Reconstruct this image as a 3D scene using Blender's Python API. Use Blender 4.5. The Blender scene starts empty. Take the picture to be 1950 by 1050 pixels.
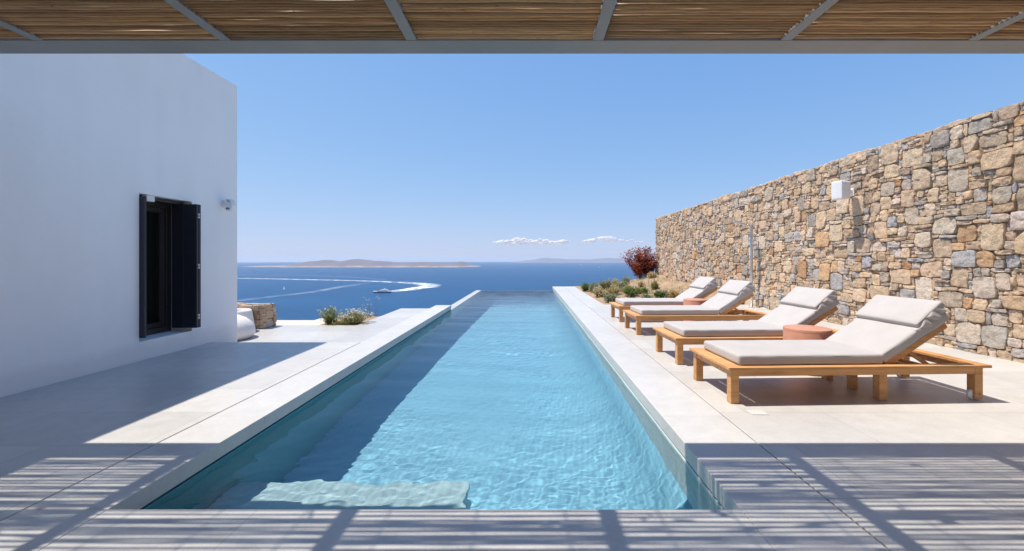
import bpy, bmesh, math, random
import numpy as np
from mathutils import Vector, Matrix, noise as mnoise

R = math.radians
C = bpy.context.scene.collection
sc = bpy.context.scene

# ------------------------------------------------------------------ camera
EYE = 1.2
FPX = 810.0                      # focal length in pixels of the 1950 px photograph
cam_d = bpy.data.cameras.new('camera')
cam = bpy.data.objects.new('camera', cam_d); C.objects.link(cam)
cam.location = (0, 0, EYE); cam.rotation_euler = (R(90), 0, 0)
cam_d.sensor_width = 36.0
cam_d.lens = 36.0 * FPX / 1950.0
cam_d.shift_x = -32.5 / 1950.0
cam_d.shift_y = -31.5 / 1950.0
cam_d.clip_start = 0.02
cam_d.clip_end = 60000.0
sc.camera = cam

# ------------------------------------------------------------------ world, sun, exposure
SUN = Vector((0.43, -0.078, -1.0)).normalized()       # the way the light travels
SUN_EL = math.asin(-SUN.z)
SUN_ROT = math.atan2(-SUN.x, -SUN.y)
w = bpy.data.worlds.new('World'); sc.world = w; w.use_nodes = True
nt = w.node_tree; nt.nodes.clear()
sky = nt.nodes.new('ShaderNodeTexSky'); sky.sky_type = 'NISHITA'
sky.sun_disc = False
sky.sun_elevation = SUN_EL; sky.sun_rotation = SUN_ROT
sky.altitude = 80.0; sky.air_density = 1.0; sky.dust_density = 0.3; sky.ozone_density = 10.0
bg = nt.nodes.new('ShaderNodeBackground'); bg.inputs[1].default_value = 0.15
wo = nt.nodes.new('ShaderNodeOutputWorld')
# the photograph holds back the bright horizon: compress the sky, channel by channel, as its exposure did
def vm(op, a, b):
    x = nt.nodes.new('ShaderNodeVectorMath'); x.operation = op
    for sk, v in ((x.inputs[0], a), (x.inputs[1], b)):
        if hasattr(v, 'links'): nt.links.new(v, sk)
        else: sk.default_value = v
    return x.outputs[0]
num = vm('MULTIPLY', sky.outputs[0], (0.97, 1.31, 2.22))
den = vm('ADD', vm('MULTIPLY', sky.outputs[0], (0.30, 0.414, 0.58)), (1, 1, 1))
nt.links.new(vm('DIVIDE', num, den), bg.inputs[0]); nt.links.new(bg.outputs[0], wo.inputs[0])

sun_d = bpy.data.lights.new('sun', 'SUN'); sun = bpy.data.objects.new('sun', sun_d); C.objects.link(sun)
sun_d.energy = 3.05; sun_d.angle = R(0.53); sun_d.color = (1.0, 0.94, 0.845)
sun.rotation_euler = SUN.to_track_quat('-Z', 'Y').to_euler()
sun.location = (0, 0, 30)
sun_d.cycles.is_caustics_light = True

sc.view_settings.view_transform = 'Standard'; sc.view_settings.look = 'None'
sc.view_settings.gamma = 1.0; sc.view_settings.use_curve_mapping = False
sc.view_settings.exposure = 1.0
cy = sc.cycles
cy.use_denoising = True
cy.max_bounces = 10; cy.diffuse_bounces = 5; cy.glossy_bounces = 4; cy.transmission_bounces = 8
cy.transparent_max_bounces = 24; cy.volume_bounces = 1
cy.sample_clamp_indirect = 6.0

# ------------------------------------------------------------------ helpers
def P(px, py, Z):
    """world point where the ray of a photograph pixel meets height Z"""
    Y = FPX * (EYE - Z) / (py - 493.5)
    return Vector(((px - 1007.5) * Y / FPX, Y, Z))

def tag(o, label=None, cat=None, group=None, kind=None):
    if label: o['label'] = label
    if cat: o['category'] = cat
    if group: o['group'] = group
    if kind: o['kind'] = kind
    return o

def thing(name, label, cat, loc=(0, 0, 0), rotz=0.0, group=None):
    o = bpy.data.objects.new(name, None); C.objects.link(o)
    o.empty_display_size = 0.1
    o.location = loc; o.rotation_euler = (0, 0, rotz)
    return tag(o, label, cat, group)

def link_mesh(name, me, mats, parent=None, smooth=False, angle=None):
    o = bpy.data.objects.new(name, me); C.objects.link(o)
    for m in (mats if isinstance(mats, (list, tuple)) else [mats]):
        me.materials.append(m)
    if smooth:
        me.polygons.foreach_set('use_smooth', [True] * len(me.polygons))
        if angle:
            try: me.set_sharp_from_angle(angle=R(angle))
            except Exception: pass
    if parent: o.parent = parent
    return o

def obj(name, bm, mats, parent=None, smooth=False, angle=None):
    bmesh.ops.recalc_face_normals(bm, faces=bm.faces)
    me = bpy.data.meshes.new(name); bm.to_mesh(me); bm.free()
    return link_mesh(name, me, mats, parent, smooth, angle)

def pyobj(name, verts, faces, mats, parent=None, smooth=False, cols=None, angle=None):
    me = bpy.data.meshes.new(name)
    me.from_pydata([tuple(v) for v in verts], [], faces)
    if cols is not None:
        a = me.color_attributes.new('col', 'FLOAT_COLOR', 'POINT')
        c = np.ones((len(verts), 4), dtype=np.float32); c[:, :3] = np.asarray(cols, dtype=np.float32)
        a.data.foreach_set('color', c.ravel())
    me.update()
    return link_mesh(name, me, mats, parent, smooth, angle)

def add_box(bm, x0, x1, y0, y1, z0, z1, bevel=0.0, seg=2, M=None):
    r = bmesh.ops.create_cube(bm, size=1.0)
    vs = r['verts']
    for v in vs:
        v.co = Vector(((x0 + x1) / 2 + v.co.x * (x1 - x0), (y0 + y1) / 2 + v.co.y * (y1 - y0), (z0 + z1) / 2 + v.co.z * (z1 - z0)))
    if bevel:
        es = list({e for v in vs for e in v.link_edges})
        rr = bmesh.ops.bevel(bm, geom=es, offset=bevel, segments=seg, profile=0.5, affect='EDGES')
        vs = list({v for f in rr['faces'] for v in f.verts} | {v for v in vs if v.is_valid})
    if M is not None:
        for v in vs: v.co = M @ v.co
    return vs

def box(name, x0, x1, y0, y1, z0, z1, m, parent=None, bevel=0.0, M=None, seg=2):
    bm = bmesh.new(); add_box(bm, x0, x1, y0, y1, z0, z1, bevel, seg, M)
    return obj(name, bm, m, parent)

def add_lathe(bm, prof, seg=32, M=None):
    rings = []
    for r, z in prof:
        ring = []
        for k in range(seg):
            a = 2 * math.pi * k / seg
            p = Vector((max(r, 1e-4) * math.cos(a), max(r, 1e-4) * math.sin(a), z))
            ring.append(bm.verts.new(M @ p if M is not None else p))
        rings.append(ring)
    for a, b in zip(rings, rings[1:]):
        for k in range(seg):
            bm.faces.new((a[k], a[(k + 1) % seg], b[(k + 1) % seg], b[k]))
    bm.faces.new(list(reversed(rings[0]))); bm.faces.new(rings[-1])

def tube_data(path, radii, sides, V, F):
    """append a tube along a path to vertex and face lists"""
    n = len(path); base = len(V)
    for i in range(n):
        a = path[max(i - 1, 0)]; b = path[min(i + 1, n - 1)]
        t = (b - a).normalized()
        up = Vector((0, 0, 1)) if abs(t.z) < 0.9 else Vector((0, 1, 0))
        s = t.cross(up).normalized(); u = s.cross(t)
        r = radii[i] if hasattr(radii, '__len__') else radii
        for k in range(sides):
            an = 2 * math.pi * k / sides
            V.append(path[i] + s * (math.cos(an) * r) + u * (math.sin(an) * r))
    for i in range(n - 1):
        for k in range(sides):
            k2 = (k + 1) % sides
            F.append((base + i * sides + k, base + i * sides + k2, base + (i + 1) * sides + k2, base + (i + 1) * sides + k))
    F.append(tuple(base + k for k in reversed(range(sides))))
    F.append(tuple(base + (n - 1) * sides + k for k in range(sides)))

def rbox(hx, hy, hz, r, n=(16, 10, 4), fn=None):
    """rounded box as vertex and face arrays; fn reshapes a point"""
    def ax(h, k):
        inner = np.linspace(-(h - r), h - r, k + 1)
        e = r * (1 - np.cos(np.linspace(0, math.pi / 2, 4)))[:3]
        return np.concatenate([-h + e, inner, (h - e)[::-1]])
    A = [ax(hx, n[0]), ax(hy, n[1]), ax(hz, n[2])]
    H = (hx, hy, hz); key = {}; V = []; F = []
    def vid(p):
        k = (round(p[0], 6), round(p[1], 6), round(p[2], 6))
        if k not in key:
            q = [max(-(H[i] - r), min(H[i] - r, p[i])) for i in range(3)]
            d = Vector([p[i] - q[i] for i in range(3)])
            v = Vector(q) + (d.normalized() * r if d.length > 1e-9 else d)
            key[k] = len(V); V.append(fn(v) if fn else v)
        return key[k]
    for a in range(3):
        b, c = (a + 1) % 3, (a + 2) % 3
        for s in (-1, 1):
            for i in range(len(A[b]) - 1):
                for j in range(len(A[c]) - 1):
                    q = []
                    for di, dj in ((0, 0), (1, 0), (1, 1), (0, 1)):
                        p = [0, 0, 0]; p[a] = s * H[a]; p[b] = A[b][i + di]; p[c] = A[c][j + dj]
                        q.append(vid(p))
                    F.append(tuple(q if s > 0 else reversed(q)))
    return V, F

# ------------------------------------------------------------------ materials
class NT:
    def __init__(s, name, rough=0.6, spec=0.5, metal=0.0):
        s.m = bpy.data.materials.new(name); s.m.use_nodes = True
        s.t = s.m.node_tree; s.t.nodes.clear()
        s.out = s.t.nodes.new('ShaderNodeOutputMaterial')
        s.b = s.t.nodes.new('ShaderNodeBsdfPrincipled')
        s.b.inputs['Roughness'].default_value = rough
        s.b.inputs['Specular IOR Level'].default_value = spec
        s.b.inputs['Metallic'].default_value = metal
        s.t.links.new(s.b.outputs[0], s.out.inputs['Surface'])
        s.tc = s.t.nodes.new('ShaderNodeTexCoord')
    def n(s, t, **kw):
        x = s.t.nodes.new(t)
        for k, v in kw.items():
            if k in x.inputs.keys(): x.inputs[k].default_value = v
            else: setattr(x, k, v)
        return x
    def l(s, a, b): s.t.links.new(a, b)
    def map(s, scale=(1, 1, 1), loc=(0, 0, 0), rot=(0, 0, 0), src='Object'):
        x = s.n('ShaderNodeMapping'); x.inputs['Scale'].default_value = scale
        x.inputs['Location'].default_value = loc; x.inputs['Rotation'].default_value = rot
        s.l(s.tc.outputs[src], x.inputs[0]); return x.outputs[0]
    def noise(s, scale, detail=4, rough=0.55, vec=None, dist=0.0):
        x = s.n('ShaderNodeTexNoise'); x.inputs['Scale'].default_value = scale
        x.inputs['Detail'].default_value = detail; x.inputs['Roughness'].default_value = rough
        x.inputs['Distortion'].default_value = dist
        s.l(vec if vec is not None else s.tc.outputs['Object'], x.inputs['Vector'])
        return x.outputs['Fac']
    def ramp(s, fac, stops):
        x = s.n('ShaderNodeValToRGB'); e = x.color_ramp.elements
        while len(e) < len(stops): e.new(0.5)
        for i, (p, c) in enumerate(stops):
            e[i].position = p; e[i].color = (*c, 1) if len(c) == 3 else c
        s.l(fac, x.inputs[0]); return x.outputs[0]
    def mix(s, a, b, fac=0.5, mode='MIX'):
        x = s.n('ShaderNodeMix'); x.data_type = 'RGBA'; x.blend_type = mode
        for sock, v in ((x.inputs[6], a), (x.inputs[7], b), (x.inputs[0], fac)):
            if hasattr(v, 'links'): s.l(v, sock)
            elif isinstance(v, (int, float)): sock.default_value = v
            else: sock.default_value = (*v, 1)
        return x.outputs[2]
    def bump(s, h, strength=0.3, dist=0.01, prev=None):
        x = s.n('ShaderNodeBump'); x.inputs['Strength'].default_value = strength
        x.inputs['Distance'].default_value = dist
        s.l(h, x.inputs['Height'])
        if prev is not None: s.l(prev, x.inputs['Normal'])
        return x.outputs[0]
    def color(s, v):
        if hasattr(v, 'links'): s.l(v, s.b.inputs['Base Color'])
        else: s.b.inputs['Base Color'].default_value = (*v, 1)
    def normal(s, v): s.l(v, s.b.inputs['Normal'])
    def attr(s, name='col'):
        x = s.n('ShaderNodeAttribute'); x.attribute_name = name; return x.outputs['Color']

def mul(c, k): return tuple(x * k for x in c)

def m_paving(name, base, bw, rh, loc=(0, 0, 0), offset=0.5, joint=0.75, var=0.05, rot=0.0):
    m = NT(name, 0.5, 0.55)
    v = m.map(loc=loc, rot=(0, 0, rot))
    b = m.n('ShaderNodeTexBrick'); m.l(v, b.inputs['Vector'])
    b.offset = offset; b.offset_frequency = 2
    b.inputs['Color1'].default_value = (*mul(base, 1 + var), 1)
    b.inputs['Color2'].default_value = (*mul(base, 1 - var), 1)
    b.inputs['Mortar'].default_value = (*mul(base, joint), 1)
    b.inputs['Scale'].default_value = 1.0
    b.inputs['Mortar Size'].default_value = 0.0022
    b.inputs['Mortar Smooth'].default_value = 0.1
    b.inputs['Brick Width'].default_value = bw; b.inputs['Row Height'].default_value = rh
    big = m.ramp(m.noise(1.1, 5, 0.6), [(0.3, (0.93, 0.93, 0.94)), (0.7, (1.04, 1.035, 1.02))])
    fine = m.ramp(m.noise(46.0, 5, 0.7), [(0.3, (0.90, 0.90, 0.90)), (0.7, (1.06, 1.06, 1.06))])
    stain = m.ramp(m.noise(7.0, 6, 0.65), [(0.35, (0.93, 0.925, 0.91)), (0.62, (1.02, 1.02, 1.02))])
    c = m.mix(b.outputs['Color'], big, 1.0, 'MULTIPLY')
    c = m.mix(c, fine, 0.8, 'MULTIPLY'); c = m.mix(c, stain, 0.8, 'MULTIPLY')
    vor = m.n('ShaderNodeTexVoronoi'); vor.inputs['Scale'].default_value = 34.0
    m.l(m.tc.outputs['Object'], vor.inputs['Vector'])
    spk = m.ramp(vor.outputs['Distance'], [(0.0, (0.80, 0.78, 0.75)), (0.11, (1, 1, 1))])
    c = m.mix(c, spk, 0.25, 'MULTIPLY')
    m.color(c)
    rr = m.ramp(m.noise(9.0, 4), [(0.3, (0.33,) * 3), (0.7, (0.46,) * 3)])
    m.l(rr, m.b.inputs['Roughness'])
    h = m.bump(b.outputs['Fac'], -0.35, 0.002)
    m.normal(m.bump(m.noise(120.0, 4, 0.7), 0.04, 0.002, h))
    return m.m

STONE = (0.54, 0.517, 0.487)
M_deck = m_paving('deck_stone', STONE, 1.2, 0.6, loc=(0.1, 0.27, 0), joint=0.62, var=0.065)
M_coping = m_paving('coping_stone', (0.55, 0.53, 0.505), 4.0, 1.2, loc=(1.3, 0.35, 0), offset=0.0, var=0.03)
M_terrace = m_paving('terrace_stone', (0.49, 0.472, 0.452), 1.2, 0.9, loc=(0.3, 0.1, 0), var=0.06)

def m_plain(name, col, rough=0.6, spec=0.4, metal=0.0, nscale=30, namp=0.12, bump=0.1, bdist=0.002):
    m = NT(name, rough, spec, metal)
    f = m.ramp(m.noise(nscale, 5, 0.6), [(0.3, mul(col, 1 - namp)), (0.7, mul(col, 1 + namp))])
    m.color(f)
    if bump: m.normal(m.bump(m.noise(nscale * 6, 4, 0.6), bump, bdist))
    return m.m

def m_plaster():
    m = NT('white_plaster', 0.85, 0.2)
    a = m.ramp(m.noise(0.8, 5, 0.6), [(0.3, (0.90, 0.892, 0.875)), (0.7, (0.945, 0.937, 0.92))])
    streak = m.ramp(m.noise(1.0, 5, 0.6, m.map((3, 3, 0.5))), [(0.35, (0.965, 0.965, 0.96)), (0.6, (1, 1, 1))])
    c = m.mix(a, streak, 0.7, 'MULTIPLY')
    sep = m.n('ShaderNodeSeparateXYZ'); m.l(m.tc.outputs['Object'], sep.inputs[0])       # rain splash dirt in a ragged band at the foot
    ad = m.n('ShaderNodeMath'); ad.operation = 'MULTIPLY_ADD'; m.l(m.noise(4.0, 6, 0.7), ad.inputs[0]); ad.inputs[1].default_value = -0.28; m.l(sep.outputs[2], ad.inputs[2])
    c = m.mix(c, m.ramp(ad.outputs[0], [(0.0, (0.90, 0.885, 0.86)), (0.10, (1, 1, 1))]), 0.8, 'MULTIPLY')
    m.color(c)
    h = m.bump(m.noise(5.0, 4, 0.6), 0.22, 0.03)
    m.normal(m.bump(m.noise(60, 5, 0.65), 0.18, 0.004, h))
    return m.m
M_plaster = m_plaster()
M_anth = m_plain('anthracite_paint', (0.026, 0.029, 0.038), 0.42, 0.4, nscale=8, bump=0.05)
M_anth2 = m_plain('anthracite_frame', (0.045, 0.042, 0.041), 0.4, 0.4, nscale=8, bump=0.05)
M_steelg = m_plain('pergola_paint', (0.25, 0.245, 0.238), 0.5, 0.4, nscale=2.5, namp=0.07, bump=0.1)
M_metal = m_plain('brushed_steel', (0.60, 0.60, 0.60), 0.35, 0.5, 0.75, nscale=12, namp=0.05)
M_white = m_plain('white_plastic', (0.78, 0.775, 0.77), 0.4, 0.4, nscale=20, namp=0.03, bump=0.03)
M_whitegrille = m_plain('white_grille', (0.74, 0.735, 0.73), 0.6, 0.3, nscale=150, namp=0.1, bump=0.4)
M_greyp = m_plain('grey_plastic', (0.16, 0.16, 0.17), 0.5, 0.4, nscale=20, namp=0.08)
M_dark = m_plain('dark_void', (0.012, 0.012, 0.012), 0.9, 0.1, nscale=5, bump=0)
M_under = m_plain('deck_substrate', (0.05, 0.048, 0.045), 0.9, 0.2, nscale=5)
M_table = m_plain('terracotta_concrete', (0.50, 0.235, 0.155), 0.75, 0.3, nscale=9, namp=0.10, bump=0.15)
M_pot = m_plain('white_pot', (0.74, 0.70, 0.66), 0.6, 0.3, nscale=6, namp=0.04, bump=0.05)

def m_wood():
    m = NT('teak_wood', 0.5, 0.35)
    v = m.map((1.6, 26, 26))
    g = m.noise(1.0, 6, 0.62, v, 0.6)
    c = m.ramp(g, [(0.28, (0.40, 0.185, 0.065)), (0.5, (0.60, 0.315, 0.125)), (0.75, (0.70, 0.395, 0.175))])
    big = m.ramp(m.noise(3.0, 3), [(0.3, (0.86, 0.84, 0.82)), (0.7, (1.08, 1.07, 1.06))])
    inf = m.n('ShaderNodeObjectInfo')
    rv = m.ramp(inf.outputs['Random'], [(0.0, (0.9, 0.88, 0.86)), (1.0, (1.08, 1.08, 1.08))])
    c = m.mix(c, big, 0.9, 'MULTIPLY'); c = m.mix(c, rv, 1.0, 'MULTIPLY')
    m.color(c)
    m.normal(m.bump(m.noise(1.0, 5, 0.6, m.map((4, 90, 90))), 0.15, 0.002))
    return m.m
M_wood = m_wood()

def m_fabric(name, col):
    m = NT(name, 0.9, 0.1)
    a = m.ramp(m.noise(260, 3, 0.7, m.map((1, 1, 1))), [(0.3, mul(col, 0.88)), (0.7, mul(col, 1.08))])
    b = m.ramp(m.noise(5, 4), [(0.3, (0.95, 0.95, 0.95)), (0.7, (1.03, 1.03, 1.03))])
    m.color(m.mix(a, b, 1.0, 'MULTIPLY'))
    h = m.bump(m.noise(9, 3, 0.5), 0.25, 0.012)
    m.normal(m.bump(m.noise(420, 2, 0.6), 0.25, 0.0015, h))
    m.b.inputs['Sheen Weight'].default_value = 0.15
    return m.m
M_fab = m_fabric('linen_fabric', (0.47, 0.435, 0.412))
M_pipe = m_fabric('linen_piping', (0.38, 0.345, 0.32))

def m_reed():
    m = NT('reed_cane', 0.55, 0.35)
    c = m.attr()
    s = m.ramp(m.noise(1.0, 5, 0.65, m.map((5, 160, 160))), [(0.28, (0.50, 0.45, 0.38)), (0.55, (1, 1, 1)), (0.8, (1.15, 1.12, 1.05))])
    sp = m.ramp(m.noise(1.0, 3, 0.6, m.map((9, 40, 40))), [(0.22, (0.18, 0.14, 0.10)), (0.34, (1, 1, 1))])
    c = m.mix(c, s, 1.0, 'MULTIPLY'); c = m.mix(c, sp, 0.9, 'MULTIPLY')
    m.color(c)
    m.normal(m.bump(m.noise(1.0, 4, 0.6, m.map((10, 300, 300))), 0.25, 0.002))
    return m.m
M_reed = m_reed()

def m_rubble():
    m = NT('rubble_stone', 0.88, 0.2)
    c = m.attr()
    a = m.ramp(m.noise(14, 6, 0.7), [(0.28, (0.62, 0.60, 0.57)), (0.5, (1, 0.99, 0.98)), (0.75, (1.22, 1.20, 1.18))])
    b = m.ramp(m.noise(90, 4, 0.75), [(0.3, (0.72, 0.71, 0.70)), (0.65, (1.12, 1.12, 1.12))])
    wv = m.ramp(m.noise(5, 5, 0.6), [(0.35, (0.95, 0.97, 1.0)), (0.65, (1.07, 1.0, 0.90))])
    c = m.mix(c, a, 1.0, 'MULTIPLY'); c = m.mix(c, b, 0.9, 'MULTIPLY'); c = m.mix(c, wv, 0.8, 'MULTIPLY')
    m.color(c)
    h = m.bump(m.noise(18, 6, 0.72), 1.0, 0.045)
    m.normal(m.bump(m.noise(85, 5, 0.7), 0.6, 0.006, h))
    return m.m
M_rubble = m_rubble()
M_mortar = m_plain('wall_mortar', (0.29, 0.225, 0.16), 0.95, 0.1, nscale=25, namp=0.25, bump=0.5, bdist=0.01)
M_soil = m_plain('dry_soil', (0.37, 0.26, 0.175), 0.95, 0.1, nscale=5, namp=0.22, bump=0.8, bdist=0.03)
M_gravel = m_plain('beige_screed', (0.58, 0.50, 0.43), 0.9, 0.2, nscale=10, namp=0.06, bump=0.3, bdist=0.006)
M_hill = m_plain('dry_hillside', (0.24, 0.18, 0.11), 0.95, 0.1, nscale=0.4, namp=0.3, bump=0.6, bdist=0.2)

def m_leaf(name, rough=0.6, trans=0.4):
    m = NT(name, rough, 0.3)
    c = m.attr(); m.color(c)
    tr = m.n('ShaderNodeBsdfTranslucent'); m.l(c, tr.inputs[0])
    mx = m.n('ShaderNodeMixShader'); mx.inputs[0].default_value = trans
    m.l(m.b.outputs[0], mx.inputs[1]); m.l(tr.outputs[0], mx.inputs[2])
    m.l(mx.outputs[0], m.out.inputs['Surface'])
    return m.m
M_leaf = m_leaf('leaf')
M_stem = m_plain('stem_bark', (0.14, 0.09, 0.055), 0.9, 0.2, nscale=30)

def m_pool(name, col, scale=46.0, amp=0.10):
    m = NT(name, 0.5, 0.3)
    vor = m.n('ShaderNodeTexVoronoi'); vor.inputs['Scale'].default_value = scale
    m.l(m.tc.outputs['Object'], vor.inputs['Vector'])
    rnd = m.n('ShaderNodeSeparateColor'); m.l(vor.outputs['Color'], rnd.inputs[0])
    a = m.ramp(rnd.outputs[0], [(0.0, mul(col, 1 - amp * 1.6)), (1.0, mul(col, 1 + amp * 1.6))])
    b = m.ramp(m.noise(1.2, 4), [(0.3, (0.95, 0.95, 0.95)), (0.7, (1.04, 1.04, 1.04))])
    m.color(m.mix(a, b, 1.0, 'MULTIPLY'))
    return m.m
M_pool = m_pool('pool_mosaic', (0.20, 0.455, 0.585), 60.0, 0.03)
M_pool_shaded = m_pool('pool_wall_mosaic_shaded', (0.06, 0.25, 0.29), 60.0, 0.05)  # left wall's shade is put into this deep teal
M_pool_sunlit = m_pool('pool_wall_sunlit', (0.55, 0.64, 0.62), 30.0, 0.05)  # same lining paled: sunlight on the right wall painted into the colour
M_end_shaded = m_pool('pool_end_mosaic_shaded', (0.05, 0.16, 0.23), 40.0, 0.15)  # darkened colour carries the shade on the far wall
M_bench = m_pool('pool_step_mosaic', (0.34, 0.505, 0.54), 60.0, 0.04)
M_poolrim = m_pool('pool_rim_stone', (0.42, 0.43, 0.43), 20, 0.05)

def m_poolwater():
    m = NT('pool_water', 0.0, 0.5)
    rf = m.n('ShaderNodeBsdfRefraction'); rf.inputs['Roughness'].default_value = 0.0; rf.inputs['IOR'].default_value = 1.333
    gl = m.n('ShaderNodeBsdfGlossy'); gl.inputs['Roughness'].default_value = 0.0
    fr = m.n('ShaderNodeFresnel'); fr.inputs['IOR'].default_value = 1.333
    hf = m.n('ShaderNodeMath'); hf.operation = 'MULTIPLY'; hf.inputs[1].default_value = 0.9; m.l(fr.outputs[0], hf.inputs[0])
    mx = m.n('ShaderNodeMixShader'); m.l(hf.outputs[0], mx.inputs[0]); m.l(rf.outputs[0], mx.inputs[1]); m.l(gl.outputs[0], mx.inputs[2])
    m.l(mx.outputs[0], m.out.inputs['Surface'])
    return m.m
M_water = m_poolwater()

def m_sea():
    m = NT('sea_water', 0.42, 0.12)
    m.b.inputs['IOR'].default_value = 1.333
    big = m.noise(1.0, 6, 0.6, m.map((0.0016, 0.006, 1)))
    c = m.ramp(big, [(0.3, (0.004, 0.055, 0.145)), (0.7, (0.009, 0.078, 0.188))])
    rip = m.ramp(m.noise(1.0, 6, 0.7, m.map((0.05, 0.09, 1))), [(0.35, (0.82, 0.85, 0.88)), (0.65, (1.12, 1.10, 1.08))])
    m.color(m.mix(c, rip, 1.0, 'MULTIPLY'))
    h = m.bump(m.noise(1.0, 5, 0.65, m.map((0.09, 0.14, 1))), 0.7, 2.0)
    m.normal(h)
    return m.m
M_sea = m_sea()

def m_foam(name, lo, hi, sx, sy, k=1.0):
    m = NT(name, 0.9, 0.1); m.color((0.85, 0.88, 0.9))
    tr = m.n('ShaderNodeBsdfTransparent'); mx = m.n('ShaderNodeMixShader')
    a = m.attr()                                     # red: strength of the foam along the wake
    sp = m.n('ShaderNodeSeparateColor'); m.l(a, sp.inputs[0])
    f = m.ramp(m.noise(1.0, 6, 0.7, m.map((sx, sy, 1))), [(lo, (0, 0, 0)), (hi, (1, 1, 1))])
    ad = m.n('ShaderNodeMath'); ad.operation = 'MULTIPLY'; m.l(f, ad.inputs[0]); m.l(sp.outputs[0], ad.inputs[1])
    ad2 = m.n('ShaderNodeMath'); ad2.operation = 'MULTIPLY'; ad2.use_clamp = True; ad2.inputs[1].default_value = k
    m.l(ad.outputs[0], ad2.inputs[0])
    m.l(ad2.outputs[0], mx.inputs[0]); m.l(tr.outputs[0], mx.inputs[1]); m.l(m.b.outputs[0], mx.inputs[2])
    m.l(mx.outputs[0], m.out.inputs['Surface'])
    return m.m

# ------------------------------------------------------------------ setting: ground, deck, pool
WL = -0.13                       # water level
PX0, PX1 = -2.02, 1.015          # inner edges of the copings
PY0, PY1 = 2.04, 17.8
DEPTH = 1.25
HX = -4.58                       # face of the white house
WX = 5.70                        # face of the stone wall
STEP = -0.16                     # lower terrace

def structure(o): return tag(o, kind='structure')

# hillside falling to the sea
def hill_z(x, y):
    d = max(y - 21.0, (-10.5 - x), 0.0)
    e = max(-8.0 - y, 0.0)
    z = -3.3 - 0.42 * d + 0.25 * min(e, 60)
    if d > 2: z += 1.2 * mnoise.noise((x * 0.05, y * 0.05, 0)) * min(1, d / 15)
    return max(z, -90.0)
xs = np.unique(np.concatenate([np.linspace(-600, -30, 40), np.linspace(-30, 30, 41), np.linspace(30, 600, 40)]))
ys = np.unique(np.concatenate([np.linspace(-120, -10, 14), np.linspace(-10, 40, 36), np.linspace(40, 330, 50)]))
V = [(x, y, hill_z(x, y)) for y in ys for x in xs]
nx = len(xs)
F = [(j * nx + i, j * nx + i + 1, (j + 1) * nx + i + 1, (j + 1) * nx + i) for j in range(len(ys) - 1) for i in range(nx - 1)]
structure(pyobj('hillside', V, F, M_hill, smooth=True))

# decks and copings (real slabs with open joints between them)
G = 0.005
B = 0.004
structure(box('left_deck', HX + 0.002, -2.425 - G, -3.0, 6.13, -0.10, 0.0, M_deck, bevel=B))
structure(box('left_coping', -2.425 + G, PX0, PY0 + 0.002, 11.05, -0.10, 0.0, M_coping, bevel=B))
bm = bmesh.new()
add_box(bm, -2.425 + G, PX0 - 0.002, -3.0, PY0, -0.10, 0.0, B)
add_box(bm, PX0 + 0.001, PX1 - 0.001, -3.0, PY0, -0.10, 0.0, B)
structure(obj('front_deck', bm, M_coping))
structure(box('right_coping', PX1, 1.49 - G, -3.0, 18.55, -0.10, 0.0, M_coping, bevel=B))
bm = bmesh.new()
add_box(bm, 1.49 + G, WX + 0.03, -3.0, 11.20, -0.10, 0.0, B)
structure(obj('right_deck', bm, M_deck))
structure(box('garden_path', 1.49 + G, 1.97, 11.203, 18.55, -0.10, 0.0, M_coping, bevel=B))
structure(box('lower_terrace', -9.0, -2.44, 6.13, 8.74, STEP - 0.1, STEP, M_terrace, bevel=B))
structure(box('terrace_strip', -3.53, -2.44, 8.743, 11.7, STEP - 0.1, STEP, M_terrace, bevel=B))
bm = bmesh.new()
add_box(bm, -9.0, -4.95, 8.743, 9.80, STEP - 0.2, STEP - 0.05, B)
add_box(bm, -4.947, -4.42, 8.743, 10.12, STEP - 0.2, STEP - 0.048, B)
structure(obj('screed_path', bm, M_gravel))
structure(box('planting_strip', -4.417, -3.535, 8.743, 10.3, STEP - 0.3, STEP - 0.03, M_soil))
# substrate blocks beneath
bm = bmesh.new()
add_box(bm, -9.0, -2.43, -3.0, 6.10, -3.4, -0.104)
add_box(bm, -9.2, -2.44, 6.101, 10.2, -3.4, STEP - 0.21)
add_box(bm, -3.52, -2.44, 10.201, 11.68, -3.4, STEP - 0.104)
add_box(bm, -2.428, PX1, -3.0, PY0 - 0.12, -3.4, -0.104)
add_box(bm, 1.2, WX + 0.4, -3.0, 11.19, -3.4, -0.104)
add_box(bm, 1.2, 1.96, 11.191, 18.54, -3.4, -0.104)
structure(obj('deck_base', bm, M_under))
structure(box('left_coping_base', -2.428, PX0 - 0.12, PY0 - 0.1, 11.03, -3.4, -0.104, M_under))

# pool basin: floor, walls, step; the walls start under a shadow gap below the coping
zb = WL - 2.4
def floor_d(y): return 1.12 + max(0.0, y - 4.6) * 0.073
V, F = [], []
fy = [PY0 - 0.1, 3.2, 4.2, 4.6, 5.0, 6.0, 9.0, 12.0, 15.0, PY1 + 0.05]
fx = [PX0 - 0.1, 0.25] + [0.25 + 0.765 * k / 10 for k in range(1, 11)] + [PX1 + 0.05]
for y in fy:
    for x in fx:                                   # the floor rises in a cove along the sunny wall
        t = min(1.0, max(0.0, (x - 0.25) / 0.765)); d = floor_d(y)
        V.append((x, y, WL - d + (d - 0.45) * (1 - math.sqrt(max(0.0, 1 - t ** 2.2)))))
n_ = len(fx)
for k in range(len(fy) - 1):
    for i in range(n_ - 1): F.append((n_ * k + i, n_ * k + i + 1, n_ * (k + 1) + i + 1, n_ * (k + 1) + i))
basin_floor = structure(pyobj('pool_floor', V, F, M_pool, smooth=True))
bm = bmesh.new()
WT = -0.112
add_box(bm, PX0 - 0.1, PX0 - 0.001, PY0 - 0.1, 11.05, zb, WT)
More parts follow.
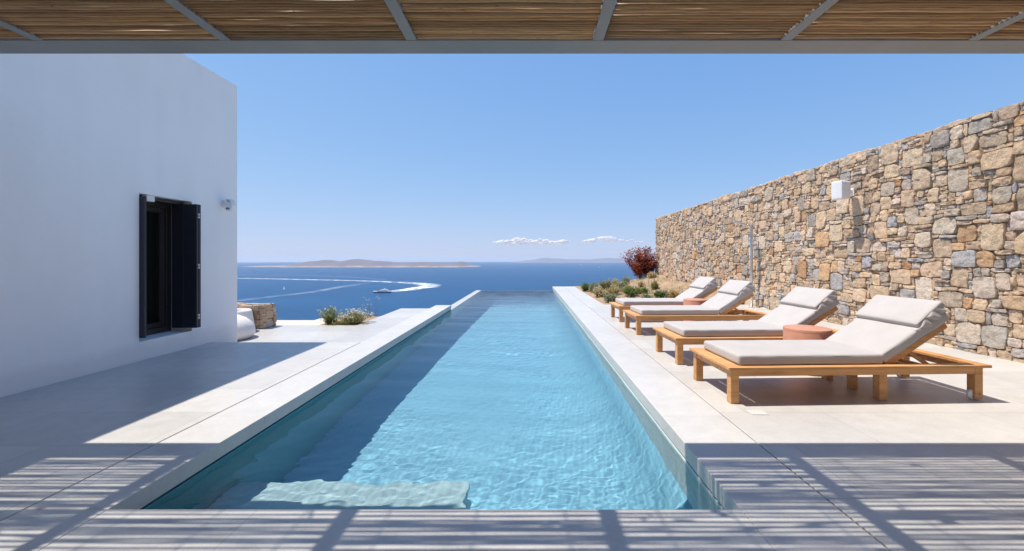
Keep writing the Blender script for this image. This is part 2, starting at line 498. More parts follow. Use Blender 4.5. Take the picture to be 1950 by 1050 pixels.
add_box(bm, PX0, PX1, PY0 - 0.1, PY0 - 0.001, zb, WT)
pool_walls = structure(obj('pool_walls', bm, M_pool_shaded))
end_wall = structure(box('pool_end_wall', PX0, PX1, PY1, PY1 + 0.2, zb - 0.3, WL - 0.02, M_end_shaded))
side_wall = structure(box('pool_side_wall', PX1 + 0.001, PX1 + 0.1, PY0 - 0.1, PY1 + 0.2, zb, WT, M_pool_sunlit))
side_wall.cycles.is_caustics_receiver = True
end_wall.cycles.is_caustics_receiver = True
structure(box('infinity_edge', PX0 - 0.22, PX0 - 0.001, 11.053, PY1 + 0.2, -3.4, WL + 0.006, M_poolrim, bevel=0.004))
bench = structure(box('pool_step', PX0, -0.42, PY0, 2.98, WL - 1.13, WL - 0.52, M_bench, bevel=0.012))

# rippled water sheet
def ripple(x, y):
    h = 0.0
    for kx, ky, a, ph in RIP: h += a * math.sin(kx * x + ky * y + ph)
    return h
rng = random.Random(4)
RIP = []
for k in range(26):
    lam = 0.045 * (1.08 ** k) if k < 20 else rng.uniform(0.25, 0.7)
    th = rng.gauss(math.pi / 2 + 0.25, 0.75)
    a = 0.00066 * lam ** 1.0 * rng.uniform(0.6, 1.2)
    RIP.append((2 * math.pi / lam * math.cos(th), 2 * math.pi / lam * math.sin(th), a * 0.85, rng.uniform(0, 6.28)))
nxw, nyw = 240, 1100
gx = np.linspace(PX0 - 0.0005, PX1 + 0.0005, nxw); gy = PY0 + (PY1 + 0.195 - PY0) * np.linspace(0, 1, nyw) ** 1.0
XX, YY = np.meshgrid(gx, gy)
ZZ = np.zeros_like(XX)
for kx, ky, a, ph in RIP: ZZ += a * np.sin(kx * XX + ky * YY + ph)
near = np.clip((YY - 12) / 6, 0, 1)
amp = np.array([[0.75 + 0.9 * mnoise.noise((x * 0.55, y * 0.45, 2.0)) + 0.5 * mnoise.noise((x * 1.9, y * 1.3, 6.0)) for x in gx[::6]] for y in gy[::10]])
amp = np.repeat(np.repeat(amp, 6, 1), 10, 0)[:nyw, :nxw]
for ax_ in (0, 1):                                   # smooth the patches
    kk = 13; pad = [(0, 0), (0, 0)]; pad[ax_] = (kk // 2, kk // 2)
    q = np.pad(amp, pad, mode='edge'); amp = sum(np.take(q, range(i, i + amp.shape[ax_]), axis=ax_) for i in range(kk)) / kk
amp = np.clip(amp, 0.25, 2.2) + 7.0 * np.exp(-(YY - PY0) / 0.45) + 1.2 * np.exp(-(PX1 - XX) / 0.25)
LW_ = sum(a * np.sin(kx * XX + ky * YY + ph) for kx, ky, a, ph in ((1.1, 6.3, 0.0016, 1.0), (-2.3, 4.1, 0.0012, 2.2), (2.9, 8.7, 0.0010, 0.4), (0.7, 12.5, 0.0007, 3.0)))
ZZ = WL + ZZ * (amp + 9.0 * near ** 1.5) + LW_
V = np.stack([XX.ravel(), YY.ravel(), ZZ.ravel()], 1)
F = [(j * nxw + i, j * nxw + i + 1, (j + 1) * nxw + i + 1, (j + 1) * nxw + i) for j in range(nyw - 1) for i in range(nxw - 1)]
water = structure(pyobj('pool_water', V, F, M_water, smooth=True))
water.cycles.is_caustics_caster = True
for o in (basin_floor, pool_walls, bench): o.cycles.is_caustics_receiver = True

# soil bed on the right behind the deck
def soil_z(x, y):
    u = max(0, (x - 2.0) / 3.6); v = max(0, min(1, (y - 11.2) / 7.0))
    z = -0.05 + 0.50 * (u ** 1.5) * (0.35 + 0.65 * v) + 0.03 * v
    z += 0.10 * mnoise.noise((x * 0.9, y * 0.9, 3)) * min(1, u * 2 + 0.2) + 0.035 * mnoise.noise((x * 3.1, y * 3.1, 1)) + 0.015 * mnoise.noise((x * 9, y * 9, 5))
    return z
xs = np.linspace(1.972, 7.2, 90); ys = np.linspace(11.203, 21.5, 150)
V = []
for y in ys:
    for x in xs:
        z = soil_z(x, min(y, 18.8))
        if y > 18.8: z -= (y - 18.8) ** 1.3 * 0.35 * (1.2 - 0.14 * x)
        V.append((x, y, z))
nx = len(xs)
F = [(j * nx + i, j * nx + i + 1, (j + 1) * nx + i + 1, (j + 1) * nx + i) for j in range(len(ys) - 1) for i in range(nx - 1)]
structure(pyobj('soil_bed', V, F, M_soil, smooth=True))

# sea
SEA = EYE - 80.0
SR = 11800.0
V = [(0, 0, SEA)]; F = []
rad = [300, 700, 1500, 3000, 6000, 9000, SR]; K = 256
for r in rad:
    for k in range(K):
        V.append((r * math.cos(2 * math.pi * k / K), r * math.sin(2 * math.pi * k / K), SEA))
for k in range(K): F.append((0, 1 + k, 1 + (k + 1) % K))
for j in range(len(rad) - 1):
    for k in range(K):
        a = 1 + j * K; b = a + K; k2 = (k + 1) % K
        F.append((a + k, b + k, b + k2, a + k2))
structure(pyobj('sea', V, F, M_sea))

# ------------------------------------------------------------------ rubble masonry
PAL = [((0.50, 0.375, 0.245), 6), ((0.56, 0.435, 0.295), 6), ((0.43, 0.335, 0.235), 5), ((0.46, 0.395, 0.31), 4.5), ((0.385, 0.35, 0.30), 3.0),
       ((0.375, 0.365, 0.345), 1.1), ((0.50, 0.335, 0.19), 1.0), ((0.64, 0.53, 0.40), 1.6), ((0.43, 0.26, 0.145), 0.5), ((0.55, 0.48, 0.40), 0.8)]
def stone_face(V, F, COL, MI, O, U, W, N, LU, LW, seed, cell=0.055, wmax=6, hmax=6, depth=0.024):
    """pack irregular stones over the rectangle LU x LW that starts at O along U and W, facing N"""
    rnd = random.Random(seed)
    nu = max(2, int(round(LU / cell))); nw = max(2, int(round(LW / cell)))
    cu = LU / nu; cw = LW / nw
    occ = np.zeros((nu, nw), bool)
    order = []
    def free(i, j, a, b): return i + a <= nu and j + b <= nw and not occ[i:i + a, j:j + b].any()
    tries = int(nu * nw * 0.34)
    for big in (True, False):
        for _ in range(tries):
            i = rnd.randrange(nu); j = rnd.randrange(nw)
            if occ[i, j]: continue
            if big: a = rnd.randint(3, wmax) if rnd.random() < 0.75 else rnd.randint(5, wmax + 1); b = rnd.randint(3, hmax)
            else: a = rnd.randint(2, 4); b = rnd.randint(1, 3)
            if b > a * 1.35: b = int(a * 1.2)
            if free(i, j, a, b): occ[i:i + a, j:j + b] = True; order.append((i, j, a, b))
    for j in range(nw):
        for i in range(nu):
            if occ[i, j]: continue
            a = 1
            while a < rnd.choice((3, 4, 5, 6)) and i + a < nu and not occ[i + a, j]: a += 1
            b = 1
            while b < rnd.choice((1, 2, 2, 3)) and j + b < nw and not occ[i:i + a, j + b].any(): b += 1
            occ[i:i + a, j:j + b] = True; order.append((i, j, a, b))
    tot = sum(p[1] for p in PAL)
    def warp(u, w):
        q = (u * 1.3 + seed, w * 1.3, 0.0)
        eu = min(1, u / 0.1, (LU - u) / 0.1); ew = min(1, w / 0.1, (LW - w) / 0.1)
        return (u + 0.035 * mnoise.noise(q) * max(eu, 0) + 0.02 * mnoise.noise((u * 4, w * 4, 9)) * max(eu, 0),
                w + 0.035 * mnoise.noise((q[0], q[1], 7)) * max(ew, 0) + 0.02 * mnoise.noise((u * 4, w * 4, 4)) * max(ew, 0))
    for (i, j, a, b) in order:
        t = rnd.random() * tot
        for c, wt in PAL:
            t -= wt
            if t <= 0: break
        k = rnd.uniform(0.82, 1.18); c = tuple(1.27 * x * k * t_ * rnd.uniform(0.985, 1.015) for x, t_ in zip(c, (1.0, 0.985, 1.05))); c = mul(c, min(1.0, 0.74 / max(c)))
        gap = rnd.uniform(0.0005, 0.0045)
        hu = a * cu / 2 - gap; hw = b * cw / 2 - gap
        mu = (i + a / 2) * cu; mw = (j + b / 2) * cw
        n = 28 if a * b > 6 else 20
        ex = rnd.uniform(6.0, 16.0)
        out = depth + rnd.uniform(-0.014, 0.022) if a * b > 3 else depth + rnd.uniform(-0.022, 0.004)
        tu, tw = rnd.uniform(-0.05, 0.05), rnd.uniform(-0.06, 0.06)
        rings = [(1.0, -0.03), (0.992, out * 0.5), (0.972, out * 0.88), (0.86, out * 1.0), (0.62, out), (0.35, out * 1.03)]
        base = len(V); jit = [1 + rnd.uniform(-0.045, 0.03) for _ in range(n)]
        for _ in range(rnd.randint(1, 3)):                      # a chipped corner or two
            q0 = int((rnd.randrange(4) + 0.5) * n / 4); d0 = rnd.uniform(0.04, 0.13)
            for dq, kk in ((-1, 0.45), (0, 1.0), (1, 0.45)): jit[(q0 + dq) % n] -= d0 * kk
        for (s, dz) in rings:
            for q in range(n):
                an = 2 * math.pi * (q + 0.5) / n
                an += -0.16 * math.sin(4 * an)
                cc, ss = math.cos(an), math.sin(an)
                rr = (abs(cc) ** ex + abs(ss) ** ex) ** (-1 / ex)
                jj = 1 + (jit[q] - 1) * min(1.0, s)
                du, dw = cc * rr * hu * s * jj, ss * rr * hw * s * jj
                u, ww = warp(mu + du, mw + dw)
                z = dz
                if dz > 0:
                    z += tu * du + tw * dw + 0.018 * mnoise.noise((u * 9, ww * 9, seed)) * (0.5 if s > 0.94 else 1) + 0.014 * mnoise.noise((u * 27, ww * 27, seed))
                V.append(O + U * u + W * ww + N * z); COL.append(c)
        u, ww = warp(mu, mw)
        V.append(O + U * u + W * ww + N * (out * 1.07 + 0.010 * mnoise.noise((u * 9, ww * 9, seed)))); COL.append(c)
        for r_ in range(len(rings) - 1):
            for q in range(n):
                q2 = (q + 1) % n; p = base + r_ * n
                F.append((p + q, p + q2, p + n + q2, p + n + q)); MI.append(0)
        p = base + (len(rings) - 1) * n; top = base + len(rings) * n
        for q in range(n): F.append((p + q, p + (q + 1) % n, top)); MI.append(0)

def core_box(V, F, COL, MI, x0, x1, y0, y1, z0, z1):
    b = len(V)
    for x in (x0, x1):
        for y in (y0, y1):
            for z in (z0, z1): V.append(Vector((x, y, z))); COL.append((0.2, 0.15, 0.1))
    for f in ((0, 1, 3, 2), (4, 6, 7, 5), (0, 4, 5, 1), (2, 3, 7, 6), (0, 2, 6, 4), (1, 5, 7, 3)):
        F.append(tuple(b + k for k in f)); MI.append(1)

def masonry(name, parts, cores, label, cat):
    V, F, COL, MI = [], [], [], []
    for p in parts: stone_face(V, F, COL, MI, *p)
    for c in cores: core_box(V, F, COL, MI, *c)
    o = pyobj(name, V, F, [M_rubble, M_mortar], cols=COL, smooth=True, angle=50)
    o.data.polygons.foreach_set('material_index', MI)
    return tag(o, label, cat)

YE = 19.1; WH = 3.02
X_, Y_, Z_ = Vector((1, 0, 0)), Vector((0, 1, 0)), Vector((0, 0, 1))
masonry('stone_wall', [
    (Vector((WX, 0.0, -0.12)), Y_, Z_, -X_, YE, WH + 0.12, 11),
    (Vector((WX, 0.0, WH)), Y_, X_, Z_, YE, 0.55, 12, 0.11, 5, 4, 0.02),
    (Vector((WX + 0.55, YE, -0.12)), -X_, Z_, Y_, 0.55, WH + 0.12, 13),
], [(WX + 0.005, WX + 0.53, -3.0, YE - 0.012, -3.4, WH - 0.012)],
    'tall tan and grey rubble stone wall along the lounger deck', 'wall')
LX = -5.19
masonry('low_stone_wall', [
    (Vector((-7.6, 8.28, STEP)), X_, Z_, -Y_, 7.6 + LX, 0.46, 21, 0.055, 5, 4),
    (Vector((LX, 8.28, STEP)), Y_, Z_, X_, 0.42, 0.46, 22, 0.055, 5, 4),
    (Vector((-7.6, 8.28, STEP + 0.46)), X_, Y_, Z_, 7.6 + LX, 0.42, 23, 0.09, 5, 4, 0.012),
], [(-7.6, LX - 0.012, 8.292, 8.69, STEP - 0.3, STEP + 0.448)],
    'low brown rubble wall stub on the far terrace behind the white pots', 'wall')

# ------------------------------------------------------------------ white house with shuttered window
house = thing('white_house', 'white plastered flat-roofed house with one dark shuttered window', 'house', (HX, 6.69, 0))
HL = house.location
H0 = Matrix.Translation(-Vector(HL))
wy0, wy1, wz0, wz1 = 4.996, 5.78, 0.225, 1.975
DR = 0.30
bm = bmesh.new()
TOP = 3.91
def quad(bm, pts):
    bm.faces.new([bm.verts.new(Vector(p) - Vector(HL)) for p in pts])
ya, yb, za = -3.0, 6.69, -0.6
for (y0, y1, z0, z1) in ((ya, wy0, za, TOP), (wy1, yb, za, TOP), (wy0, wy1, za, wz0), (wy0, wy1, wz1, TOP)):
    quad(bm, [(HX, y0, z0), (HX, y1, z0), (HX, y1, z1), (HX, y0, z1)])
xi = HX - DR
quad(bm, [(HX, wy0, wz0), (xi, wy0, wz0), (xi, wy1, wz0), (HX, wy1, wz0)])
quad(bm, [(HX, wy0, wz1), (HX, wy1, wz1), (xi, wy1, wz1), (xi, wy0, wz1)])
quad(bm, [(HX, wy0, wz0), (HX, wy0, wz1), (xi, wy0, wz1), (xi, wy0, wz0)])
quad(bm, [(HX, wy1, wz0), (xi, wy1, wz0), (xi, wy1, wz1), (HX, wy1, wz1)])
xw = -12.0
quad(bm, [(HX, yb, za), (xw, yb, za), (xw, yb, TOP), (HX, yb, TOP)])
quad(bm, [(xw, yb, za), (xw, ya, za), (xw, ya, TOP), (xw, yb, TOP)])
quad(bm, [(xw, ya, za), (HX, ya, za), (HX, ya, TOP), (xw, ya, TOP)])
quad(bm, [(HX, ya, TOP), (HX, yb, TOP), (xw, yb, TOP), (xw, ya, TOP)])
bmesh.ops.remove_doubles(bm, verts=bm.verts, dist=0.0005)
hw = obj('wall', bm, M_plaster, house)
bv = hw.modifiers.new('bevel', 'BEVEL'); bv.width = 0.022; bv.segments = 3; bv.limit_method = 'ANGLE'; bv.angle_limit = R(60)

# room behind the window, kept dark by real walls
bm = bmesh.new()
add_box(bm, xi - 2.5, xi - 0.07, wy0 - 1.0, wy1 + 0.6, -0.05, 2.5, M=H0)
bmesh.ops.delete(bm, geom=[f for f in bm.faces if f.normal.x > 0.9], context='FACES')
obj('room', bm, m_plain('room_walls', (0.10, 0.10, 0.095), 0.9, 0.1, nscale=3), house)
win = None
bm = bmesh.new()
xf = xi + 0.0
def fb(y0, y1, z0, z1, x0=xf - 0.07, x1=xf + 0.02): add_box(bm, x0, x1, y0, y1, z0, z1, 0.003, 1, H0)
fb(wy0, wy0 + 0.075, wz0, wz1); fb(wy1 - 0.075, wy1, wz0, wz1)
fb(wy0 + 0.0755, wy1 - 0.0755, wz0, wz0 + 0.075); fb(wy0 + 0.0755, wy1 - 0.0755, wz1 - 0.10, wz1)
win = obj('window', bm, M_anth2, house)
bm = bmesh.new()
y0, y1, z0, z1 = wy0 + 0.078, wy1 - 0.078, wz0 + 0.078, wz1 - 0.103
for (a, b, c, d) in ((y0, y0 + 0.06, z0, z1), (y1 - 0.06, y1, z0, z1), (y0 + 0.0605, y1 - 0.0605, z0, z0 + 0.06), (y0 + 0.0605, y1 - 0.0605, z1 - 0.06, z1)):
    add_box(bm, xf - 0.06, xf - 0.005, a, b, c, d, 0.003, 1, H0)
obj('sash', bm, M_anth2, win)
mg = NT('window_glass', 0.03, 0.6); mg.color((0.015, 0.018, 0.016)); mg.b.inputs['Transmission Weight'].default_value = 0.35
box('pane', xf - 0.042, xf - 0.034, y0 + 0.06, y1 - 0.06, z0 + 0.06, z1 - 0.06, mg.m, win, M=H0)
# rails and stay at the head of the opening
bm = bmesh.new()
add_box(bm, HX - 0.24, HX - 0.10, wy0 + 0.02, wy1 - 0.02, wz1 - 0.045, wz1 - 0.002, 0.002, 1, H0)
obj('head_rail', bm, M_anth2, house)
box('shutter_stay', HX - 0.085, HX - 0.02, wy0 + 0.125, wy0 + 0.235, wz1 - 0.075, wz1 - 0.001, M_white, house, 0.005, H0)
# shutters: the near pair mostly folded inside its jamb, the far pair standing out of the wall
def shutter(x0, x1, ys_, z0, z1, hinge_y, hz):
    bm = bmesh.new()
    for (a, b) in ys_:
        xm = x0 + (x1 - x0) * 0.48
        add_box(bm, x0, xm - 0.002, a, b, z0, z1, 0.003, 1, H0)
        add_box(bm, xm + 0.002, x1, a, b, z0, z1, 0.003, 1, H0)
        add_box(bm, xm - 0.01, xm + 0.01, a + 0.006, b - 0.006, z0 + 0.004, z1 - 0.004, 0, 1, H0)
    s = obj('shutter', bm, M_anth, house)
    for z in hz:
        bm = bmesh.new()
        for dz in (-0.028, 0.014):
            add_box(bm, x1 - 0.004, x1 + 0.004, hinge_y - 0.02, hinge_y - 0.004, z + dz, z + dz + 0.016, 0.002, 1, H0)
            add_box(bm, x1 - 0.004, x1 + 0.004, hinge_y + 0.004, hinge_y + 0.02, z + dz, z + dz + 0.016, 0.002, 1, H0)
        add_box(bm, x1 - 0.004, x1 + 0.007, hinge_y - 0.005, hinge_y + 0.005, z - 0.032, z + 0.034, 0.002, 1, H0)
        obj('hinge', bm, M_metal, s)
    return s
shutter(HX - 0.24, HX + 0.058, [(wy0 + 0.004, wy0 + 0.034)], 0.27, 1.94, wy0 + 0.05, [])
shutter(HX - 0.21, HX + 0.125, [(5.700, 5.735), (5.742, 5.776)], 0.276, 1.935, 5.7385, [1.78, 1.10, 0.424])

# sensor lamp by the house corner
s0 = Vector((HX, 6.36, 2.02))
lamp = thing('sensor_lamp', 'small white sensor lamp on the white house wall near its corner', 'wall lamp', s0)
bm = bmesh.new(); add_lathe(bm, [(0.0, 0), (0.055, 0), (0.055, 0.02), (0.045, 0.028), (0, 0.028)], 24, Matrix.Rotation(R(90), 4, 'Y'))
obj('back_plate', bm, M_white, lamp, True, 40)
bm = bmesh.new(); add_lathe(bm, [(0.0, 0.0), (0.028, 0), (0.028, 0.10), (0, 0.10)], 16, Matrix.Translation((0.02, 0, 0.02)) @ Matrix.Rotation(R(90), 4, 'Y'))
obj('arm', bm, M_white, lamp, True, 40)
bm = bmesh.new(); add_lathe(bm, [(0.0, -0.10), (0.036, -0.10), (0.04, -0.09), (0.042, 0.0), (0.035, 0.03), (0.0, 0.045)], 24, Matrix.Translation((0.10, -0.005, 0.0)))
obj('sensor_head', bm, M_white, lamp, True, 40)
V, F = rbox(0.052, 0.05, 0.012, 0.01, (6, 6, 2), lambda v: Vector((v.x + 0.115, v.y, v.z + 0.062 - 30.0 * v.x * v.x * (1 if v.x > 0 else 0.05))))
pyobj('hood', V, F, M_white, lamp, True)
bm = bmesh.new(); add_box(bm, 0.072, 0.128, -0.046, -0.036, -0.085, -0.055, 0.003, 1)
obj('lens', bm, M_greyp, lamp)

# white pots behind the house corner
pa = thing('garden_pot', 'bulging white garden pot in front of the taller pot by the house corner', 'pot', (-5.17, 7.22, STEP))
bm = bmesh.new()
add_lathe(bm, [(0.28, 0.0), (0.40, 0.012), (0.447, 0.085), (0.44, 0.17), (0.395, 0.265), (0.31, 0.345), (0.20, 0.395), (0.17, 0.40), (0.155, 0.39), (0.15, 0.30), (0.0, 0.30)], 48)
obj('body', bm, M_pot, pa, True, 60)
pb = thing('garden_pot', 'tall tapering white pot standing between the bulging pot and the low rubble wall', 'pot', (-5.56, 7.86, STEP))
bm = bmesh.new()
add_lathe(bm, [(0.33, 0.0), (0.41, 0.01), (0.425, 0.04), (0.375, 0.37), (0.362, 0.405), (0.345, 0.412), (0.335, 0.40), (0.33, 0.34), (0.0, 0.34)], 48)
obj('body', bm, M_pot, pb, True, 60)

# ------------------------------------------------------------------ pergola
RZ = 2.637
BY0, BY1 = 2.80, 2.98
per = thing('pergola', 'grey metal pergola with reed matting over the near terrace', 'pergola', (0, BY0, 0))
PL = Vector((0, BY0, 0)); MP = Matrix.Translation(-PL)
xl, xr = HX + 0.003, WX - 0.045
box('beam', xl, xr, BY0, BY1, RZ, RZ + 0.12, M_steelg, per, 0.003, MP)
YB = -1.6
box('beam', xl, xr, YB - 0.18, YB, RZ, RZ + 0.12, M_steelg, per, 0.003, MP)
RX = [-4.46, -3.23, -2.0, -0.773, 0.454, 1.690, 2.92, 4.15, 5.38]
for x in RX:
    box('rafter', x - 0.035, x + 0.035, YB + 0.001, BY0 - 0.001, RZ + 0.0015, RZ + 0.05, M_steelg, per, 0.002, MP)
rng = random.Random(77)
def reed_mat(xa, xb):
    V, F, COL = [], [], []
    y = BY0 - 0.008
    zc = RZ + 0.017
    k = 0
    while y > YB + 0.02:
        d = rng.uniform(0.018, 0.026)
        n = 12; zj = rng.uniform(-0.003, 0.003)
        A = rng.uniform(-0.0016, 0.0016)
        ph = rng.uniform(0, 6.28); fr = rng.uniform(0.8, 2.4)
        xa2 = xa + rng.uniform(0.0, 0.008); xb2 = xb - rng.uniform(0.0, 0.008)
        path, rad = [], []
        node = rng.uniform(0.0, 0.25); pitch = rng.uniform(0.22, 0.36)
        tp = rng.choice((-1, 1)) * rng.uniform(0.0, 0.16)
        for i in range(n + 1):
            t = i / n; x = xa2 + (xb2 - xa2) * t
            path.append(Vector((x, y - d / 2 + A * (t - 0.5) * 2 + 0.0016 * math.sin(ph + fr * 6.28 * t), zc + zj + rng.uniform(-0.001, 0.001) + 0.0015 * math.sin(ph * 2 + fr * 4 * t))) - PL)
            nd = abs(((t * (xb - xa) - node) / pitch) % 1.0)
            rad.append(d / 2 * (1 + tp * (t - 0.5)) * (1.12 if min(nd, 1 - nd) < 0.14 else 1.0))
        tube_data(path, rad, 7, V, F)
        c0 = rng.choice(((0.41, 0.235, 0.10), (0.47, 0.28, 0.125), (0.33, 0.18, 0.075), (0.44, 0.245, 0.10), (0.51, 0.32, 0.155)))
        kk = rng.uniform(0.55, 1.3)
        COL += [mul(c0, kk)] * (len(V) - len(COL))
        k += 1
        g = rng.random()
        y -= d + (rng.uniform(0.0, 0.003) if g < 0.48 else rng.uniform(0.006, 0.0116) * (1.0 if y > 2.42 else 1.4))
    # second thin layer of bent canes and tie wires above, breaking up the light
    for q in range(5):
        yy = rng.uniform(YB + 0.2, BY0 - 0.1)
        path = []
        for i in range(9):
            t = i / 8
            path.append(Vector((xa + (xb - xa) * t, yy + 0.05 * math.sin(q + 3 * t) + 0.03 * (t - .5) * rng.uniform(-1, 1), zc + 0.026)) - PL)
        tube_data(path, 0.007, 6, V, F); COL += [(0.36, 0.23, 0.11)] * (len(V) - len(COL))
    for q in range(3):
        xx = xa + (xb - xa) * (q + 0.5) / 3 + rng.uniform(-0.04, 0.04)
        path = [Vector((xx + 0.004 * math.sin(i), YB + 0.02 + (BY0 - 0.07 - YB) * i / 40, zc + 0.019)) - PL for i in range(41)]
        tube_data(path, 0.0035, 5, V, F); COL += [(0.2, 0.13, 0.07)] * (len(V) - len(COL))
    for q in range(26):                                   # scraps of leaf sheath caught on the mat
        xx, yy = rng.uniform(xa + .03, xb - .03), rng.uniform(YB + 0.3, BY0 - 0.08)
        b = len(V); L = rng.uniform(0.03, 0.11); W2 = rng.uniform(0.006, 0.02); an = rng.gauss(0, 0.5)
        for (u, v_) in ((-L, 0), (0, -W2), (L, 0), (0, W2)):
            V.append(Vector((xx + u * math.cos(an) - v_ * math.sin(an), yy + u * math.sin(an) + v_ * math.cos(an), zc + 0.03 + rng.uniform(0, 0.012))) - PL)
        F.append((b, b + 1, b + 2, b + 3)); COL += [(0.34, 0.24, 0.13)] * 4
    o = pyobj('reed_mat', V, F, M_reed, per, smooth=True, cols=COL)
edges = [xl + 0.01] + RX + [xr - 0.01]
for a, b in zip(RX, RX[1:]): reed_mat(a + 0.036, b - 0.036)

# ------------------------------------------------------------------ sun loungers
LL, LW = 2.25, 0.80
ZT = 0.306
def lounger():
    t = thing('sun_lounger', 'x', 'sun lounger', (0, 0, 0), 0, 'teak sun loungers in a row beside the pool')
    box('side_rail', 0.12, LL - 0.10, 0.0, 0.085, ZT - 0.024, ZT, M_wood, t, 0.003)
    box('side_rail', 0.12, LL - 0.10, LW - 0.085, LW, ZT - 0.024, ZT, M_wood, t, 0.003)
    box('end_rail', 0.0, 0.1195, 0.0, LW, ZT - 0.024, ZT + 0.0005, M_wood, t, 0.003)
    box('end_rail', LL - 0.0995, LL, 0.0, LW, ZT - 0.024, ZT + 0.0005, M_wood, t, 0.003)
    zb_, zt_ = ZT - 0.080, ZT - 0.0245
    box('apron', 0.101, LL - 0.113, 0.035, 0.060, zb_, zt_, M_wood, t, 0.002)
    box('apron', 0.101, LL - 0.113, LW - 0.060, LW - 0.035, zb_, zt_, M_wood, t, 0.002)
    box('apron', 0.035, 0.060, 0.106, LW - 0.106, zb_, zt_, M_wood, t, 0.002)
    box('apron', LL - 0.075, LL - 0.050, 0.106, LW - 0.106, zb_, zt_, M_wood, t, 0.002)
    for (x, y) in ((0.03, 0.033), (0.03, LW - 0.103)):
        box('leg', x, x + 0.07, y, y + 0.07, 0.0, ZT - 0.0245, M_wood, t, 0.004)
    for (y) in (0.061, LW - 0.131):
        box('leg', 1.325, 1.395, y, y + 0.07, 0.0, ZT - 0.0815, M_wood, t, 0.004)
    box('leg', 1.335, 1.395, LW / 2 - 0.03, LW / 2 + 0.03, 0.0, ZT - 0.05, M_wood, t, 0.004)
    for (y, s) in ((0.033, 1), (LW - 0.103, -1)):
        lg = box('leg', LL - 0.112, LL - 0.042, y, y + 0.07, 0.012, ZT - 0.0245, M_wood, t, 0.004)
        bm = bmesh.new()
        yw = y + 0.035 + s * 0.0
        add_lathe(bm, [(0.0, -0.014), (0.036, -0.014), (0.042, -0.008), (0.042, 0.008), (0.036, 0.014), (0.0, 0.014)], 24,
                  Matrix.Translation((LL - 0.112 + 0.006, yw, 0.0425)) @ Matrix.Rotation(R(90), 4, 'X'))
        obj('wheel', bm, M_white, t, True, 40)
        bm = bmesh.new()
        add_lathe(bm, [(0.0, 0.0), (0.007, 0), (0.007, 0.004), (0, 0.005)], 10, Matrix.Translation((LL - 0.075, y - 0.0 if s > 0 else y + 0.07, 0.055)) @ Matrix.Rotation(R(90 if s > 0 else -90), 4, 'X'))
        obj('bolt', bm, M_greyp, lg)
    bm = bmesh.new()
    for k in range(11):
        x = 0.135 + k * 0.112
        add_box(bm, x, x + 0.085, 0.088, LW - 0.088, ZT - 0.022, ZT - 0.002, 0.002)
    obj('slats', bm, M_wood, t)
    # backrest
    A = R(32.5); px, pz = 1.40, ZT - 0.012
    MB = Matrix.Translation((px, LW / 2, pz)) @ Matrix.Rotation(-A, 4, 'Y')
    bl = 0.635
    bm = bmesh.new()
    for s in (-1, 1):
        add_box(bm, 0.0, bl, s * 0.295 - 0.022, s * 0.295 + 0.022, -0.028, 0.022, 0.003, 2, MB)
    for k in range(5):
        x = 0.03 + k * 0.125
        add_box(bm, x, x + 0.085, -0.271, 0.271, 0.000, 0.018, 0.002, 1, MB)
    obj('backrest_frame', bm, M_wood, t)
    for s in (-1, 1):
        MPp = Matrix.Translation((px + 0.30 * math.cos(A), LW / 2 + s * 0.20, pz + 0.30 * math.sin(A) - 0.02)) @ Matrix.Rotation(R(33), 4, 'Y')
        box('support_strut', 0.0, 0.36, -0.014, 0.014, -0.030, 0.0, M_wood, t, 0.002, MPp)
    box('cross_bar', px + 0.30, px + 0.335, 0.10, LW - 0.10, ZT - 0.075, ZT - 0.045, M_wood, t, 0.002)
    box('cross_bar', px + 0.46, px + 0.495, 0.062, LW - 0.062, ZT - 0.075, ZT - 0.045, M_wood, t, 0.002)
    # cushions
    cw = 0.335
    def puff(hx, hy, hz, amt, seed, wr=0.003):
        def f(v):
            u = v.x / hx; q = v.y / hy; k = (1 - min(1, abs(u)) ** 4) * (1 - min(1, abs(q)) ** 4)
            s = 1 if v.z > 0 else -0.2
            nn = mnoise.noise((v.x * 5 + seed, v.y * 5, seed)) * wr + mnoise.noise((v.x * 14 + seed, v.y * 14, v.z * 14)) * wr * 0.35
            return Vector((v.x, v.y + 0.003 * mnoise.noise((v.x * 6, seed, v.z * 9)), v.z + s * amt * k * (abs(v.z) / hz) + nn))
        return f
    def piping(hx, hy, z, M, parent, r=0.03, rad=0.0032):
        V, F = [], []
        pts = []
        for (cx, cy, a0) in ((hx - r, hy - r, 0), (-hx + r, hy - r, 90), (-hx + r, -hy + r, 180), (hx - r, -hy + r, 270)):
            for k in range(6):
                a = R(a0 + 90 * k / 5)
                pts.append(M @ Vector((cx + r * math.cos(a), cy + r * math.sin(a), z)))
        pts.append(pts[0])
        tube_data(pts, rad, 6, V, F)
        pyobj('piping', V, F, M_pipe, parent, True)
    hx, hz = 0.628, 0.043
    Ms = Matrix.Translation((0.115 + hx, LW / 2, ZT + hz))
    V, F = rbox(hx, cw, hz, 0.022, (28, 16, 4), puff(hx, cw, hz, 0.010, 2))
    sc_ = pyobj('seat_cushion', [Ms @ v for v in V], F, M_fab, t, True)
    piping(hx - 0.006, cw - 0.005, hz - 0.012, Ms, sc_); piping(hx - 0.006, cw - 0.005, -hz + 0.012, Ms, sc_)
    hx2 = 0.345
    Mc = MB @ Matrix.Translation((hx2 - 0.005, 0, 0.024 + hz))
    V, F = rbox(hx2, cw, hz, 0.022, (18, 16, 4), puff(hx2, cw, hz, 0.010, 5))
    bc_ = pyobj('back_cushion', [Mc @ v for v in V], F, M_fab, t, True)
    piping(hx2 - 0.006, cw - 0.005, hz - 0.012, Mc, bc_); piping(hx2 - 0.006, cw - 0.005, -hz + 0.012, Mc, bc_)
